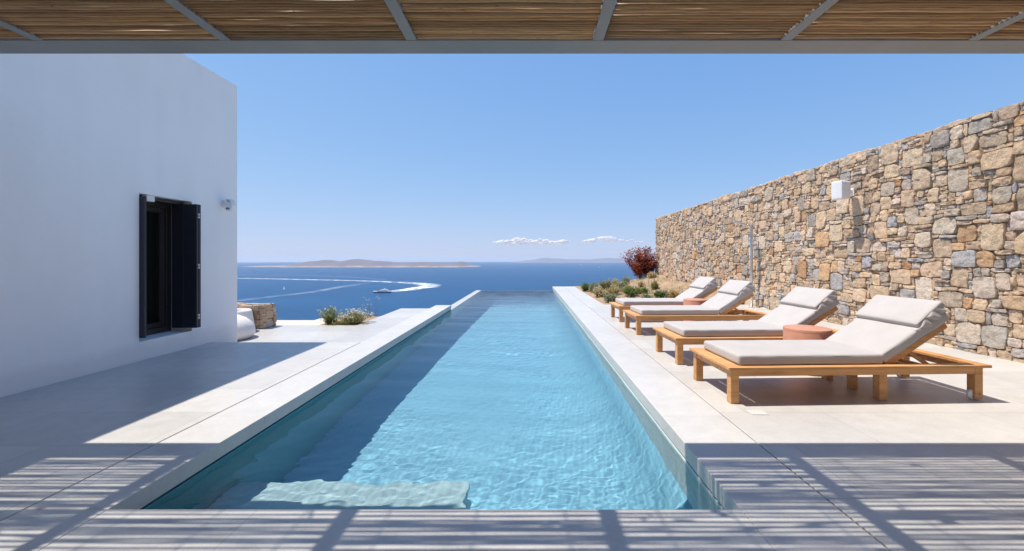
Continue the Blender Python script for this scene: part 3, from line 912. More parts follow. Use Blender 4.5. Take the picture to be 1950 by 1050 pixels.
    # loose folded cover under the pillow
    def fold(v):
        u = (v.x + 0.165) / 0.33
        th = 0.25 + 0.75 * min(1, u * 1.6) * (1 - 0.45 * max(0, u - 0.6) / 0.4)
        w_ = 0.010 * math.sin(u * 17 + 2.0 * mnoise.noise((v.y * 4, 1, 2)) * 2 + v.z * 40) + 0.014 * mnoise.noise((v.x * 12, v.y * 7, v.z * 20))
        side = 1 + 0.012 * math.sin(u * 22 + v.z * 60)
        return Vector((v.x + 0.3 * w_, v.y * side + 0.4 * w_ * (1 if abs(v.y) > 0.3 else 0), (v.z + 0.05) * th - 0.05 + w_ * 0.8))
    Mf = MB @ Matrix.Translation((0.53, 0, 0.024 + 2 * hz + 0.022))
    V, F = rbox(0.165, cw + 0.004, 0.05, 0.02, (26, 26, 8), fold)
    pyobj('cover_flap', [Mf @ v for v in V], F, M_fab, t, True)
    # pillow
    hx3, hz3 = 0.155, 0.030
    Mq = Matrix.Translation((1.79, LW / 2, 0.722)) @ Matrix.Rotation(-R(41), 4, 'Y')
    V, F = rbox(hx3, cw - 0.004, hz3, 0.018, (12, 18, 4), puff(hx3, cw, hz3, 0.012, 8, 0.004))
    pl = pyobj('pillow', [Mq @ v for v in V], F, M_fab, t, True)
    piping(hx3 - 0.005, cw - 0.008, hz3 - 0.010, Mq, pl); piping(hx3 - 0.005, cw - 0.008, -hz3 + 0.010, Mq, pl)
    return t

def copy_tree(o, parent=None):
    c = o.copy(); C.objects.link(c)
    if parent: c.parent = parent
    for ch in [x for x in o.children]: copy_tree(ch, c)
    return c

ROT = R(2.2)
proto = lounger()
spots = [(1.67, 3.518, 'nearest teak sun lounger, its full length in front of the terracotta table'),
         (1.68, 4.817, 'second teak sun lounger from the pergola, partly behind the larger terracotta table'),
         (1.70, 6.70, 'third teak sun lounger, with the shower pole rising just behind its pillow'),
         (1.72, 8.07, 'farthest teak sun lounger, next to the planted soil bed')]
for i, (x, y, lab) in enumerate(spots):
    o = proto if i == 0 else copy_tree(proto)
    o.location = (x - 0.03 * math.cos(ROT) + 0.033 * math.sin(ROT), y - 0.033, 0.001)
    o.rotation_euler = (0, 0, ROT); o['label'] = lab

# side tables
def side_table(x, y, d, label):
    t = thing('side_table', label, 'side table', (x, y, 0.0005), 0, 'terracotta drum side tables')
    r = d / 2; z = 0.464
    bm = bmesh.new(); add_lathe(bm, [(r - 0.012, 0.0), (r - 0.012, 0.012), (r, 0.0125), (r, z - 0.034), (r - 0.001, z - 0.032)], 64)
    obj('drum', bm, M_table, t, True, 40)
    bm = bmesh.new(); add_lathe(bm, [(r - 0.006, z - 0.0318), (r, z - 0.0316), (r, z - 0.008), (r - 0.003, z - 0.002), (r - 0.008, z), (0, z)], 64)
    obj('table_top', bm, M_table, t, True, 40)
side_table(2.98, 4.56, 0.445, 'terracotta drum table between the nearest two sun loungers')
side_table(3.05, 7.78, 0.43, 'terracotta drum table between the farthest two sun loungers')

# skimmer lid in the deck
p0 = P(1442, 786, 0)
lid = thing('skimmer_lid', 'small pale square lid set flush in the deck before the nearest lounger', 'lid', (p0.x, p0.y, 0))
M_lid = m_plain('lid_plastic', (0.56, 0.53, 0.50), 0.5, 0.3, nscale=20, namp=0.04)
box('cover', -0.062, 0.062, -0.048, 0.048, 0.0015, 0.004, M_lid, lid, 0.001)
box('frame', -0.067, 0.067, -0.053, 0.053, 0.0002, 0.0025, M_poolrim, lid, 0.001)

# ------------------------------------------------------------------ shower, speaker, sockets
sh = thing('outdoor_shower', 'steel outdoor shower pole with bent arm in front of the rubble wall', 'shower', (5.50, 10.52, 0))
V, F = [], []
pts = [Vector((0, 0, 0.0)), Vector((0, 0, 1.0)), Vector((0, 0, 1.90))]
for k in range(1, 9):
    a = R(80) * k / 8
    pts.append(Vector((-0.14 * (1 - math.cos(a)), 0, 1.90 + 0.14 * math.sin(a))))
tube_data(pts, 0.034, 16, V, F)
pole = pyobj('pole', V, F, M_metal, sh, True)
e = pts[-1]; dirv = (pts[-1] - pts[-2]).normalized()
V, F = [], []; tube_data([e, e + Vector((-0.33, -0.02, 0.10))], 0.033, 16, V, F)
pyobj('shower_arm', V, F, M_metal, sh, True, angle=50)
bm = bmesh.new(); add_lathe(bm, [(0, 0), (0.035, 0), (0.035, 0.02), (0, 0.02)], 20, Matrix.Translation(e + Vector((-0.30, 0, 0.055))))
obj('shower_head', bm, M_metal, sh, True, 40)
for z in (1.30, 1.02):
    bm = bmesh.new(); add_lathe(bm, [(0, 0), (0.014, 0), (0.014, 0.05), (0, 0.05)], 12, Matrix.Translation((-0.02, 0, z)) @ Matrix.Rotation(R(-90), 4, 'Y'))
    obj('tap', bm, M_metal, sh, True, 40)
bm = bmesh.new(); add_lathe(bm, [(0, 0.0005), (0.075, 0.0005), (0.075, 0.008), (0.03, 0.012), (0, 0.012)], 24)
obj('base_plate', bm, M_metal, sh, True, 40)

sp = thing('wall_speaker', 'white loudspeaker on a bracket high on the rubble wall', 'speaker', (WX - 0.035, 7.45, 2.36))
Msp = Matrix.Translation((-0.225, -0.06, 0.03)) @ Matrix.Rotation(R(-80), 4, 'Z')
def taper(v):
    k = 1 - 0.32 * max(0, (v.y + 0.1) / 0.2)
    return Vector((v.x * k, v.y, v.z * (1 - 0.08 * max(0, (v.y + 0.1) / 0.2))))
V, F = rbox(0.115, 0.11, 0.165, 0.045, (6, 6, 8), taper)
pyobj('cabinet', [Msp @ v for v in V], F, M_white, sp, True)
V, F = rbox(0.107, 0.012, 0.157, 0.011, (6, 2, 8), lambda v: Vector((v.x, v.y - 0.103 - 0.012 * (1 - (v.x / 0.107) ** 2), v.z)))
pyobj('grille', [Msp @ v for v in V], F, M_whitegrille, sp, True)
bm = bmesh.new()
add_box(bm, -0.13, -0.012, -0.02, 0.02, -0.03, 0.05, 0.004)
add_box(bm, -0.012, 0.012, -0.04, 0.04, -0.06, 0.08, 0.004)
obj('bracket', bm, M_white, sp)
for (y, z, lab) in ((9.4, 0.345, 'small grey socket box low on the rubble wall behind the second lounger'),
                    (17.4, 0.47, 'small grey socket box on the rubble wall close to its far end'),
                    (15.3, 0.42, 'small grey socket box on the rubble wall above the soil bed')):
    so = thing('wall_socket', lab, 'socket', (WX - 0.03, y, z), 0, 'socket boxes on the rubble wall')
    box('housing', -0.045, 0.02, -0.05, 0.05, -0.045, 0.045, M_greyp, so, 0.006)
    box('cover_flap', -0.052, -0.0455, -0.042, 0.042, -0.035, 0.038, M_greyp, so, 0.003)

# ------------------------------------------------------------------ plants
def leaf(V, F, COL, p, d, L, Wd, c):
    s = d.cross(Vector((0, 0, 1)))
    s = s.normalized() if s.length > 1e-3 else Vector((1, 0, 0))
    b = len(V)
    V += [p, p + d * L * 0.5 + s * Wd, p + d * L, p + d * L * 0.5 - s * Wd]
    COL += [c] * 4; F.append((b, b + 1, b + 2, b + 3))

def shrub(name, label, cat, loc, w_, h_, stems, lv, L, Wd, cols, seed, group=None, spread=1.0, flowers=None, bare=0.0, up=0.0, along=1.0, jit=0.02):
    rnd = random.Random(seed)
    t = thing(name, label, cat, loc, 0, group)
    SV, SF = [], []; V, F, COL = [], [], []; FV, FF, FC = [], [], []
    for s in range(stems):
        a = rnd.uniform(0, 6.283); q = rnd.random() ** 0.6
        tip = Vector((math.cos(a) * w_ / 2 * q, math.sin(a) * w_ / 2 * q, h_ * (1 - 0.55 * q * q * (1 - up)) * rnd.uniform(0.62, 1.06)))
        b0 = Vector((math.cos(a) * w_ * 0.06, math.sin(a) * w_ * 0.06, -0.03))
        mid = (b0 + tip) * 0.5 + Vector((rnd.gauss(0, .05) * w_, rnd.gauss(0, .05) * w_, h_ * 0.08))
        pts = []
        for i in range(6):
            u = i / 5; pts.append(b0 * (1 - u) ** 2 + mid * 2 * u * (1 - u) + tip * u * u)
        rs = max(0.0025, 0.006 * h_)
        tube_data(pts, [rs * (1 - 0.75 * i / 5) for i in range(6)], 4, SV, SF)
        shade = rnd.uniform(0.75, 1.2)
        for k in range(lv):
            u = rnd.uniform(bare, 1.0); j = min(4, int(u * 5)); f = u * 5 - j
            p = pts[j].lerp(pts[j + 1], f) + Vector((rnd.gauss(0, jit), rnd.gauss(0, jit), rnd.gauss(0, jit)))
            ax = (pts[j + 1] - pts[j]).normalized()
            d = (ax * rnd.uniform(0.2, 0.9) * along + Vector((rnd.gauss(0, 1), rnd.gauss(0, 1), rnd.gauss(0.15, 0.8))).normalized()).normalized()
            c = mul(rnd.choice(cols), shade * rnd.uniform(0.75, 1.25))
            leaf(V, F, COL, p, d, L * rnd.uniform(0.6, 1.3), Wd * rnd.uniform(0.7, 1.2), c)
        if flowers and rnd.random() < flowers[1]:
            FV, FF, FC = [], [], []
            for q2 in range(rnd.randint(2, 5)):
                pf = tip + Vector((rnd.gauss(0, .02), rnd.gauss(0, .02), rnd.uniform(0, 0.03)))
                for k in range(4):
                    leaf(FV, FF, FC, pf, Vector((rnd.gauss(0, 1), rnd.gauss(0, 1), rnd.gauss(0.4, .6))).normalized(), flowers[2], flowers[2] * 0.4, flowers[0])
            pyobj('flower', FV, FF, M_leaf, t, cols=FC)
    pyobj('stems', SV, SF, M_stem, t)
    if V: pyobj('foliage', V, F, M_leaf, t, cols=COL)
    return t

GREY_G = [(0.25, 0.29, 0.155), (0.31, 0.34, 0.21), (0.19, 0.235, 0.12), (0.36, 0.37, 0.24)]
GREEN = [(0.13, 0.21, 0.055), (0.18, 0.26, 0.075), (0.10, 0.165, 0.045), (0.24, 0.29, 0.10)]
OLIVE = [(0.31, 0.30, 0.10), (0.25, 0.25, 0.085), (0.38, 0.35, 0.15)]
STRAW = [(0.60, 0.49, 0.28), (0.50, 0.40, 0.22), (0.37, 0.34, 0.17), (0.68, 0.58, 0.36)]
OCHRE = [(0.46, 0.33, 0.13), (0.33, 0.29, 0.10), (0.54, 0.37, 0.17)]
RUST = [(0.36, 0.075, 0.035), (0.44, 0.115, 0.05), (0.27, 0.05, 0.032), (0.52, 0.18, 0.08), (0.19, 0.04, 0.03)]

def bed(zx, zy, dx=0.0):
    """place on the soil bed for a pixel of the photograph"""
    px = 900 + zx / 4.7725; py = 420 + zy / 4.7725
    p = P(px, py, 0.1)
    for _ in range(12): p = P(px, py, soil_z(p.x, min(p.y, 18.8)))
    return p
def on(p): return (p.x, p.y, soil_z(p.x, min(p.y, 18.8)) - 0.01)
def size(p, zpx): return zpx / 4.7725 * p.y / FPX
beds = [
    (1025, 645, 75, 62, GREEN, 'round green shrub at the pool end of the soil bed'),
    (1105, 655, 85, 75, GREY_G, 'grey green shrub beside the round green one on the soil bed'),
    (1150, 695, 95, 85, STRAW, 'straw coloured dry shrub nearest the white path'),
    (1225, 640, 90, 85, GREY_G, 'tall grey green shrub behind the straw coloured one'),
    (1285, 680, 110, 80, STRAW, 'broad straw coloured shrub in the middle of the soil bed'),
    (1262, 752, 110, 72, GREY_G, 'low grey green cushion plant beside the farthest lounger foot'),
    (1370, 640, 95, 85, GREY_G, 'loose grey green shrub in front of the soil mound'),
    (1438, 695, 120, 75, GREEN, 'bright green bushy shrub behind the farthest lounger cushion'),
    (1558, 672, 55, 45, GREEN, 'small dark green tuft on bare soil, left of two tufts'),
    (1588, 700, 90, 50, GREY_G, 'low grey green plant just above the farthest lounger cushion'),
    (1690, 688, 58, 55, GREEN, 'single green tuft on bare soil under the rubble wall'),
    (1745, 700, 80, 42, GREY_G, 'small grey green plant beside the ochre grass'),
    (1655, 640, 40, 55, OLIVE, 'thin olive seedling below the wall end'),
    (1310, 640, 70, 70, OLIVE, 'olive shrub half behind the broad straw coloured one'),
    (1195, 700, 70, 45, STRAW, 'low straw coloured plant between the two straw coloured shrubs'),
    (1500, 640, 70, 45, OLIVE, 'sprawling olive plant on the slope of the soil mound'),
    (1405, 660, 70, 70, STRAW, 'dry straw plant between two green shrubs'),
    (1630, 610, 60, 40, STRAW, 'withered straw plant just below the mound crest'),
]
for i, (zx, zy, wz, hz_, col, lab) in enumerate(beds):
    p = bed(zx, zy); ww = size(p, wz) * 1.1; hh = size(p, hz_) * 1.1
    shrub('shrub', lab, 'shrub', on(p), ww * (1.0 + 0.25 * (i % 3) / 2), hh, 64, 20, 0.085, 0.011, col, 100 + i, 'low shrubs on the soil bed', bare=0.35, jit=0.035, up=0.1 + 0.15 * (i % 4))
for i, (zx, zy, wz, hz_, col, lab) in enumerate(((1180, 648, 60, 95, OLIVE, 'feathery olive grass clump rising behind the straw coloured shrubs'),
        (1300, 612, 70, 80, STRAW, 'pale dry grass clump near the crest against the sea'), (1395, 610, 75, 90, GREY_G, 'grey green grass clump at the foot of the soil mound'),
        (1250, 690, 70, 60, OCHRE, 'short ochre grass clump between the dry shrubs'), (1530, 612, 60, 50, STRAW, 'sparse dry grass clump under the red bush'))):
    p = bed(zx, zy)
    shrub('grass_clump', lab, 'grass clump', on(p), size(p, wz), size(p, hz_), 60, 12, 0.12, 0.007, col, 180 + i, 'grass clumps on the soil bed', bare=0.15, up=0.75)
p = bed(1830, 700)
shrub('grass_clump', 'ochre grass clump below the rubble wall beside the farthest pillow', 'grass clump', on(p), size(p, 115), size(p, 95), 80, 14, 0.12, 0.006, OCHRE, 140, bare=0.2, up=0.6)
for i, (zx, zy, hz_, lab) in enumerate(((1258, 650, 130, 'tallest dry flower stalk standing against the sea'), (1335, 640, 100, 'dry flower stalk in front of the soil mound'),
                                       (1385, 625, 85, 'shortest dry flower stalk beside the soil mound'), (1905, 720, 60, 'dry stalks at the foot of the wall behind the farthest lounger'))):
    p = bed(zx, zy)
    shrub('dry_stalk', lab, 'dry plant', on(p), size(p, 40), size(p, hz_), 9, 9, 0.05, 0.005, STRAW + GREY_G, 150 + i, 'dry stalks on the soil bed', up=0.9)
p = Vector((5.02, 19.5, 0)); 
shrub('red_bush', 'rust red leafy bush at the far end of the rubble wall', 'bush', (5.2, 19.45, 0.16), 1.9, 1.55, 46, 130, 0.085, 0.036, RUST, 160, bare=0.3, up=0.55, along=0.1, jit=0.06)
# stones of the mound
for i, (zx, zy, s_, lab) in enumerate(((1285, 592, 0.16, 'rounded tan rock among the grey green shrubs'), (1500, 545, 0.22, 'pale rock on the crest of the soil mound below the red bush'))):
    p = bed(zx, zy); bm = bmesh.new(); bmesh.ops.create_icosphere(bm, subdivisions=3, radius=s_)
    for v in bm.verts:
        v.co *= 1 + 0.45 * mnoise.noise(v.co * 6 + Vector((i * 5, 0, 0))); v.co.z *= 0.6
    o = obj('rock', bm, m_plain('rock_stone', (0.42, 0.31, 0.21), 0.9, 0.1, nscale=9, namp=0.2, bump=0.6, bdist=0.02), None, True)
    o.location = (p.x, p.y, soil_z(p.x, min(p.y, 18.8)) + 0.02); tag(o, lab, 'rock', 'rocks on the soil bed')
# dry grass and litter over the soil
rnd = random.Random(9); V, F, COL = [], [], []
for k in range(5200):
    x = 1.99 + 3.6 * rnd.random() ** 0.8; y = rnd.uniform(11.3, 18.9)
    if mnoise.noise((x * 1.1, y * 1.1, 8)) < -0.05: continue
    z = soil_z(x, min(y, 18.8)); lying = rnd.random() < 0.45
    d = Vector((rnd.gauss(0, 1), rnd.gauss(0, 1), 0.1 if lying else rnd.uniform(0.8, 2.5))).normalized()
    leaf(V, F, COL, Vector((x, y, z - 0.004)), d, rnd.uniform(0.05, 0.22), rnd.uniform(0.004, 0.010), mul(rnd.choice(STRAW + OCHRE + GREY_G), rnd.uniform(0.6, 1.1)))
tag(pyobj('dry_grass', V, F, M_leaf, cols=COL), kind='stuff')
# flowering plants beyond the lower terrace
FL = (0.78, 0.76, 0.74)
pA = (-4.22, 9.0, STEP - 0.03); pB = (-3.72, 9.05, STEP - 0.03)
shrub('flowering_shrub', 'upright olive shrub with few pale flowers behind the white terrace', 'shrub', pA, 0.58, 0.40, 60, 26, 0.05, 0.009, OLIVE + GREEN, 170, 'flowering shrubs behind the terrace', flowers=(FL, 0.35, 0.016), bare=0.15, up=0.25)
shrub('flowering_shrub', 'wider olive shrub with many small white flowers by the terrace corner', 'shrub', pB, 0.74, 0.31, 70, 24, 0.05, 0.009, OLIVE, 171, 'flowering shrubs behind the terrace', flowers=(FL, 0.9, 0.018), bare=0.15, up=0.35)
shrub('ground_cover_plant', 'low yellow green plant between the two flowering shrubs', 'plant', (-3.98, 8.93, STEP - 0.03), 0.55, 0.09, 40, 26, 0.045, 0.010, OLIVE, 172)
shrub('flower_stalk', 'thin flower stalks rising behind the terrace strip', 'plant', (-3.75, 10.2, STEP - 0.2), 0.6, 0.62, 14, 8, 0.04, 0.006, OLIVE, 173, flowers=(FL, 0.8, 0.014), up=0.8)

# ------------------------------------------------------------------ far islands, boats, wakes, clouds
def sea_at(px, py):
    Y = FPX * 80.0 / (py - 493.5)
    return Vector(((px - 1007.5) * Y / FPX, Y, SEA))
def island(name, pts, Yd, base_z, zs, ox, oy, depth, mat, rough_amp):
    """heightfield ridge whose skyline follows PTS (zoom pixels)"""
    pxs = [ox + a / zs for a, b in pts]; hs = [max(0.0, (base_z - b) / zs) * Yd / FPX for a, b in pts]
    n = 160; m = 26; V = []; COL = []
    X0, X1 = (pxs[0] - 1007.5) * Yd / FPX, (pxs[-1] - 1007.5) * Yd / FPX
    for j in range(m):
        t = j / (m - 1)
        for i in range(n):
            x = X0 + (X1 - X0) * i / (n - 1)
            px = 1007.5 + x * FPX / Yd
            h = np.interp(px, pxs, hs)
            prof = math.sin(math.pi * t) ** 0.8
            nn = mnoise.fractal((x * 0.004, t * 2.5, 2.0), 1.0, 2.0, 5)
            z = h * prof * (1 + rough_amp * nn * (1 - prof * 0.8)) + (-6 if j in (0, m - 1) or i in (0, n - 1) else 0)
            V.append((x, Yd + (t - 0.5) * depth * (0.4 + 0.6 * min(1, h / 40)) + 0.06 * depth * mnoise.noise((x * 0.005, 0, 1)), SEA - 1 + z))
    F = [(j * n + i, j * n + i + 1, (j + 1) * n + i + 1, (j + 1) * n + i) for j in range(m - 1) for i in range(n - 1)]
    return structure(pyobj(name, V, F, mat, smooth=True))
mi = NT('island_scrub', 0.95, 0.1)
geo = mi.n('ShaderNodeNewGeometry'); sep = mi.n('ShaderNodeSeparateXYZ'); mi.l(geo.outputs['Position'], sep.inputs[0])
mr = mi.n('ShaderNodeMapRange'); mr.inputs[1].default_value = SEA; mr.inputs[2].default_value = SEA + 24
nz = mi.noise(0.012, 6, 0.7)
mm = mi.n('ShaderNodeMath'); mm.operation = 'MULTIPLY_ADD'; mm.inputs[1].default_value = 40.0; mi.l(nz, mm.inputs[0]); 
mm2 = mi.n('ShaderNodeMath'); mm2.operation = 'SUBTRACT'; mi.l(sep.outputs[2], mm2.inputs[0])
mi.l(mm.outputs[0], mm2.inputs[1]); mm.inputs[2].default_value = -20.0
mi.l(mm2.outputs[0], mr.inputs[0])
mi.color(mi.ramp(mr.outputs[0], [(0.0, (0.38, 0.30, 0.26)), (0.3, (0.30, 0.235, 0.215)), (0.5, (0.19, 0.155, 0.155)), (1.0, (0.155, 0.13, 0.14))]))
IS1 = [(190, 286), (330, 279), (500, 272), (560, 263), (640, 248), (720, 241), (800, 252), (850, 245), (905, 237), (960, 242), (1040, 248), (1140, 250), (1210, 262), (1260, 258),
       (1400, 256), (1500, 262), (1570, 264), (1610, 256), (1650, 254), (1700, 270), (1780, 284)]
island('island', IS1, 4500.0, 288, 3.679, 430, 430, 900, mi.m, 0.5)
IS2 = [(370, 375), (550, 358), (610, 345), (665, 338), (720, 346), (800, 345), (850, 352), (960, 352), (1080, 355), (1150, 345), (1240, 340), (1300, 346), (1400, 343), (1520, 338), (1620, 360), (1700, 376)]
island('far_island', IS2, 10800.0, 379, 4.7725, 900, 420, 1500, mi.m, 0.3)

# motor yacht
yp = sea_at(728, 558.3)
ya_ = thing('motor_yacht', 'dark hulled motor yacht with white upper decks trailing a curved wake', 'yacht', yp, R(186))
Mhull = m_plain('navy_hull', (0.03, 0.05, 0.10), 0.3, 0.5, nscale=0.3, namp=0.05, bump=0)
Mgel = m_plain('white_gelcoat', (0.8, 0.8, 0.8), 0.35, 0.5, nscale=0.3, namp=0.03, bump=0)
Mport = m_plain('dark_glazing', (0.02, 0.025, 0.03), 0.15, 0.6, nscale=0.3, bump=0)
bm = bmesh.new(); st = []
for (x, b, k, d) in ((-20, 3.6, -1, 3.0), (-12, 4.1, -1, 3.0), (0, 4.2, -1, 3.1), (8, 3.7, -1, 3.5), (15, 2.2, -0.8, 4.0), (19.5, 0.7, -0.2, 4.4), (22, 0.06, 3.4, 4.6)):
    st.append([bm.verts.new((x, sy * bb, z)) for (sy, bb, z) in ((-1, b, d), (-1, b * 0.92, (d + k) * 0.4), (-1, b * 0.5, k), (1, b * 0.5, k), (1, b * 0.92, (d + k) * 0.4), (1, b, d))])
for a, b in zip(st, st[1:]):
    for k in range(6): bm.faces.new((a[k], a[(k + 1) % 6], b[(k + 1) % 6], b[k]))
bm.faces.new(st[0]); bm.faces.new(st[-1])
obj('hull', bm, Mhull, ya_)
def wedge(name, x0, x1, xs0, xs1, b, z0, z1, m):
    bm = bmesh.new()
    q = [bm.verts.new(p) for p in ((x0, -b, z0), (x1, -b * .8, z0), (x1, b * .8, z0), (x0, b, z0), (xs0, -b * .85, z1), (xs1, -b * .6, z1), (xs1, b * .6, z1), (xs0, b * .85, z1))]
    for f in ((0, 1, 2, 3), (4, 5, 6, 7), (0, 1, 5, 4), (1, 2, 6, 5), (2, 3, 7, 6), (3, 0, 4, 7)): bm.faces.new([q[k] for k in f])
    return obj(name, bm, m, ya_)
wedge('deck', -19.6, 20.6, -19.4, 20.2, 3.6, 3.6, 4.8, Mgel)
wedge('saloon', -15, 13, -14, 5, 3.5, 4.4, 7.2, Mgel)
wedge('windscreen', -10, 10.2, -9, 7.4, 3.42, 5.6, 6.5, Mport)
wedge('flybridge', -12, 4, -11, 0, 2.8, 7.2, 9.0, Mgel)
wedge('radar_arch', -6, -3.5, -7, -5.5, 1.8, 9.0, 10.8, Mgel)

# small boats
def sailboat(px, py, mast, label, rz=0.4):
    p = sea_at(px, py)
    t = thing('sailing_boat', label, 'sailing boat', p, rz, 'white sailing boats on the sea')
    s = mast
    bm = bmesh.new(); st = []
    for (x, b, k) in ((-0.42, 0.10, 0.0), (-0.2, 0.13, -0.03), (0.1, 0.12, -0.03), (0.35, 0.05, 0.0), (0.46, 0.004, 0.05)):
        st.append([bm.verts.new((x * s, y * s, z * s)) for (y, z) in ((-b, 0.075), (-b * 0.6, k), (b * 0.6, k), (b, 0.075))])
    for a, b in zip(st, st[1:]):
        for k in range(4): bm.faces.new((a[k], a[(k + 1) % 4], b[(k + 1) % 4], b[k]))
    bm.faces.new(st[0]); bm.faces.new(st[-1]); obj('hull', bm, Mgel, t)
    bm = bmesh.new()
    a = [bm.verts.new(v) for v in ((0.02 * s, 0, s), (-0.36 * s, 0.05 * s, 0.14 * s), (0.02 * s, 0, 0.14 * s), (0.40 * s, 0.02 * s, 0.1 * s), (0.05 * s, 0, 0.9 * s))]
    bm.faces.new((a[0], a[1], a[2])); bm.faces.new((a[4], a[2], a[3]))
    so = obj('sail', bm, Mgel, t); mo = so.modifiers.new('solid', 'SOLIDIFY'); mo.thickness = 0.1
sailboat(541, 551.8, 10.5, 'white sailing boat nearest the house corner, well before the island', 2.6)
sailboat(478, 505.6, 26, 'tiny white sailing boat by the low left tip of the island')
sailboat(646, 514, 13, 'tiny white sailing boat just in front of the island middle')
sailboat(1141, 510, 17, 'tiny white sailing boat on open sea near the red bush')
sailboat(1049, 502.5, 22, 'tiny white sailing boat just under the hazy far islands')
def motorboat(px, py, L, label, rz=0.0):
    p = sea_at(px, py); t = thing('motor_boat', label, 'motor boat', p, rz, 'tiny motor boats on the sea')
    bm = bmesh.new(); st = []
    for (x, b, k) in ((-0.5, 0.12, 0.0), (-0.2, 0.15, -0.03), (0.2, 0.13, -0.02), (0.5, 0.01, 0.08)):
        st.append([bm.verts.new((x * L, y * L, z * L)) for (y, z) in ((-b, 0.13), (-b * .6, k), (b * .6, k), (b, 0.13))])
    for a, b in zip(st, st[1:]):
        for k in range(4): bm.faces.new((a[k], a[(k + 1) % 4], b[(k + 1) % 4], b[k]))
    bm.faces.new(st[0]); bm.faces.new(st[-1]); obj('hull', bm, Mgel, t)
    bm = bmesh.new(); add_box(bm, -0.25 * L, 0.15 * L, -0.09 * L, 0.09 * L, 0.13 * L, 0.24 * L, 0.02 * L, 1); obj('cabin', bm, Mgel, t)
motorboat(464, 517, 15, 'tiny white motor boat beside the house corner, before the island', 0.1)
motorboat(1106, 505.5, 30, 'tiny white motor boat under the far clouds', 0.05)

def wake(name, pts, mat, label):
    """ribbon on the sea; pts: (px, py, half width in metres, strength)"""
    Q = [(sea_at(px, py), w_ * 1.5, s_) for px, py, w_, s_ in pts]
    # smooth the path
    D = []
    for i in range(len(Q) - 1):
        p0, p1, p2, p3 = Q[max(i - 1, 0)][0], Q[i][0], Q[i + 1][0], Q[min(i + 2, len(Q) - 1)][0]
        for k in range(14):
            t = k / 14
            p = 0.5 * ((2 * p1) + (p2 - p0) * t + (2 * p0 - 5 * p1 + 4 * p2 - p3) * t * t + (3 * p1 - p0 - 3 * p2 + p3) * t ** 3)
            D.append((p, Q[i][1] * (1 - t) + Q[i + 1][1] * t, Q[i][2] * (1 - t) + Q[i + 1][2] * t))
    V, F, COL = [], [], []; m = 9
    for i, (p, w_, s_) in enumerate(D):
        a = D[max(i - 1, 0)][0]; b = D[min(i + 1, len(D) - 1)][0]
        tn = (b - a).normalized(); nn = Vector((-tn.y, tn.x, 0))
        for k in range(m):
            u = (k / (m - 1) - 0.5) * 2
            wv = w_ * (1 + 0.45 * mnoise.noise((i * 0.6, u * 1.5, 3)))
            q = p + nn * (u * wv); V.append((q.x, q.y, SEA + 0.5 - 0.3 * abs(u))); COL.append((s_ * (1 - abs(u) ** 1.6),) * 3)
    F = [(i * m + k, i * m + k + 1, (i + 1) * m + k + 1, (i + 1) * m + k) for i in range(len(D) - 1) for k in range(m - 1)]
    o = pyobj(name, V, F, mat, cols=COL); return structure(o)
Z3 = lambda a, b: (430 + a / 3.679, 430 + b / 3.679)
Mf1 = m_foam('wake_foam', 0.34, 0.62, 0.05, 0.03, 1.6)
Mf2 = m_foam('old_wake_foam', 0.36, 0.72, 0.03, 0.04, 0.9)
wake('wake', [(*Z3(1158, 461), 10, 1.0), (*Z3(1230, 455), 16, 1.0), (*Z3(1330, 440), 22, 0.95), (*Z3(1400, 429), 26, 0.9), (*Z3(1428, 419), 24, 0.8), (*Z3(1395, 410), 24, 0.65),
              (*Z3(1300, 402), 24, 0.5), (*Z3(1100, 393), 20, 0.5), (*Z3(900, 386), 20, 0.5), (*Z3(600, 379), 20, 0.5), (*Z3(300, 373), 20, 0.45), (*Z3(60, 369), 20, 0.4), (*Z3(-300, 364), 20, 0.3)], Mf1, '')
wake('old_wake', [(*Z3(1010, 398), 8, 0.15), (*Z3(900, 416), 14, 0.3), (*Z3(800, 431), 13, 0.42), (*Z3(720, 446), 12, 0.5), (*Z3(600, 466), 12, 0.45), (*Z3(450, 484), 12, 0.4), (*Z3(300, 500), 12, 0.35), (*Z3(85, 527), 12, 0.3), (*Z3(-200, 570), 12, 0.2)], Mf2, '')
wake('faint_wake', [(*Z3(1150, 385), 14, 0.1), (*Z3(900, 362), 20, 0.2), (*Z3(500, 350), 22, 0.22), (*Z3(100, 345), 22, 0.2), (*Z3(-200, 342), 22, 0.1)], Mf2, '')

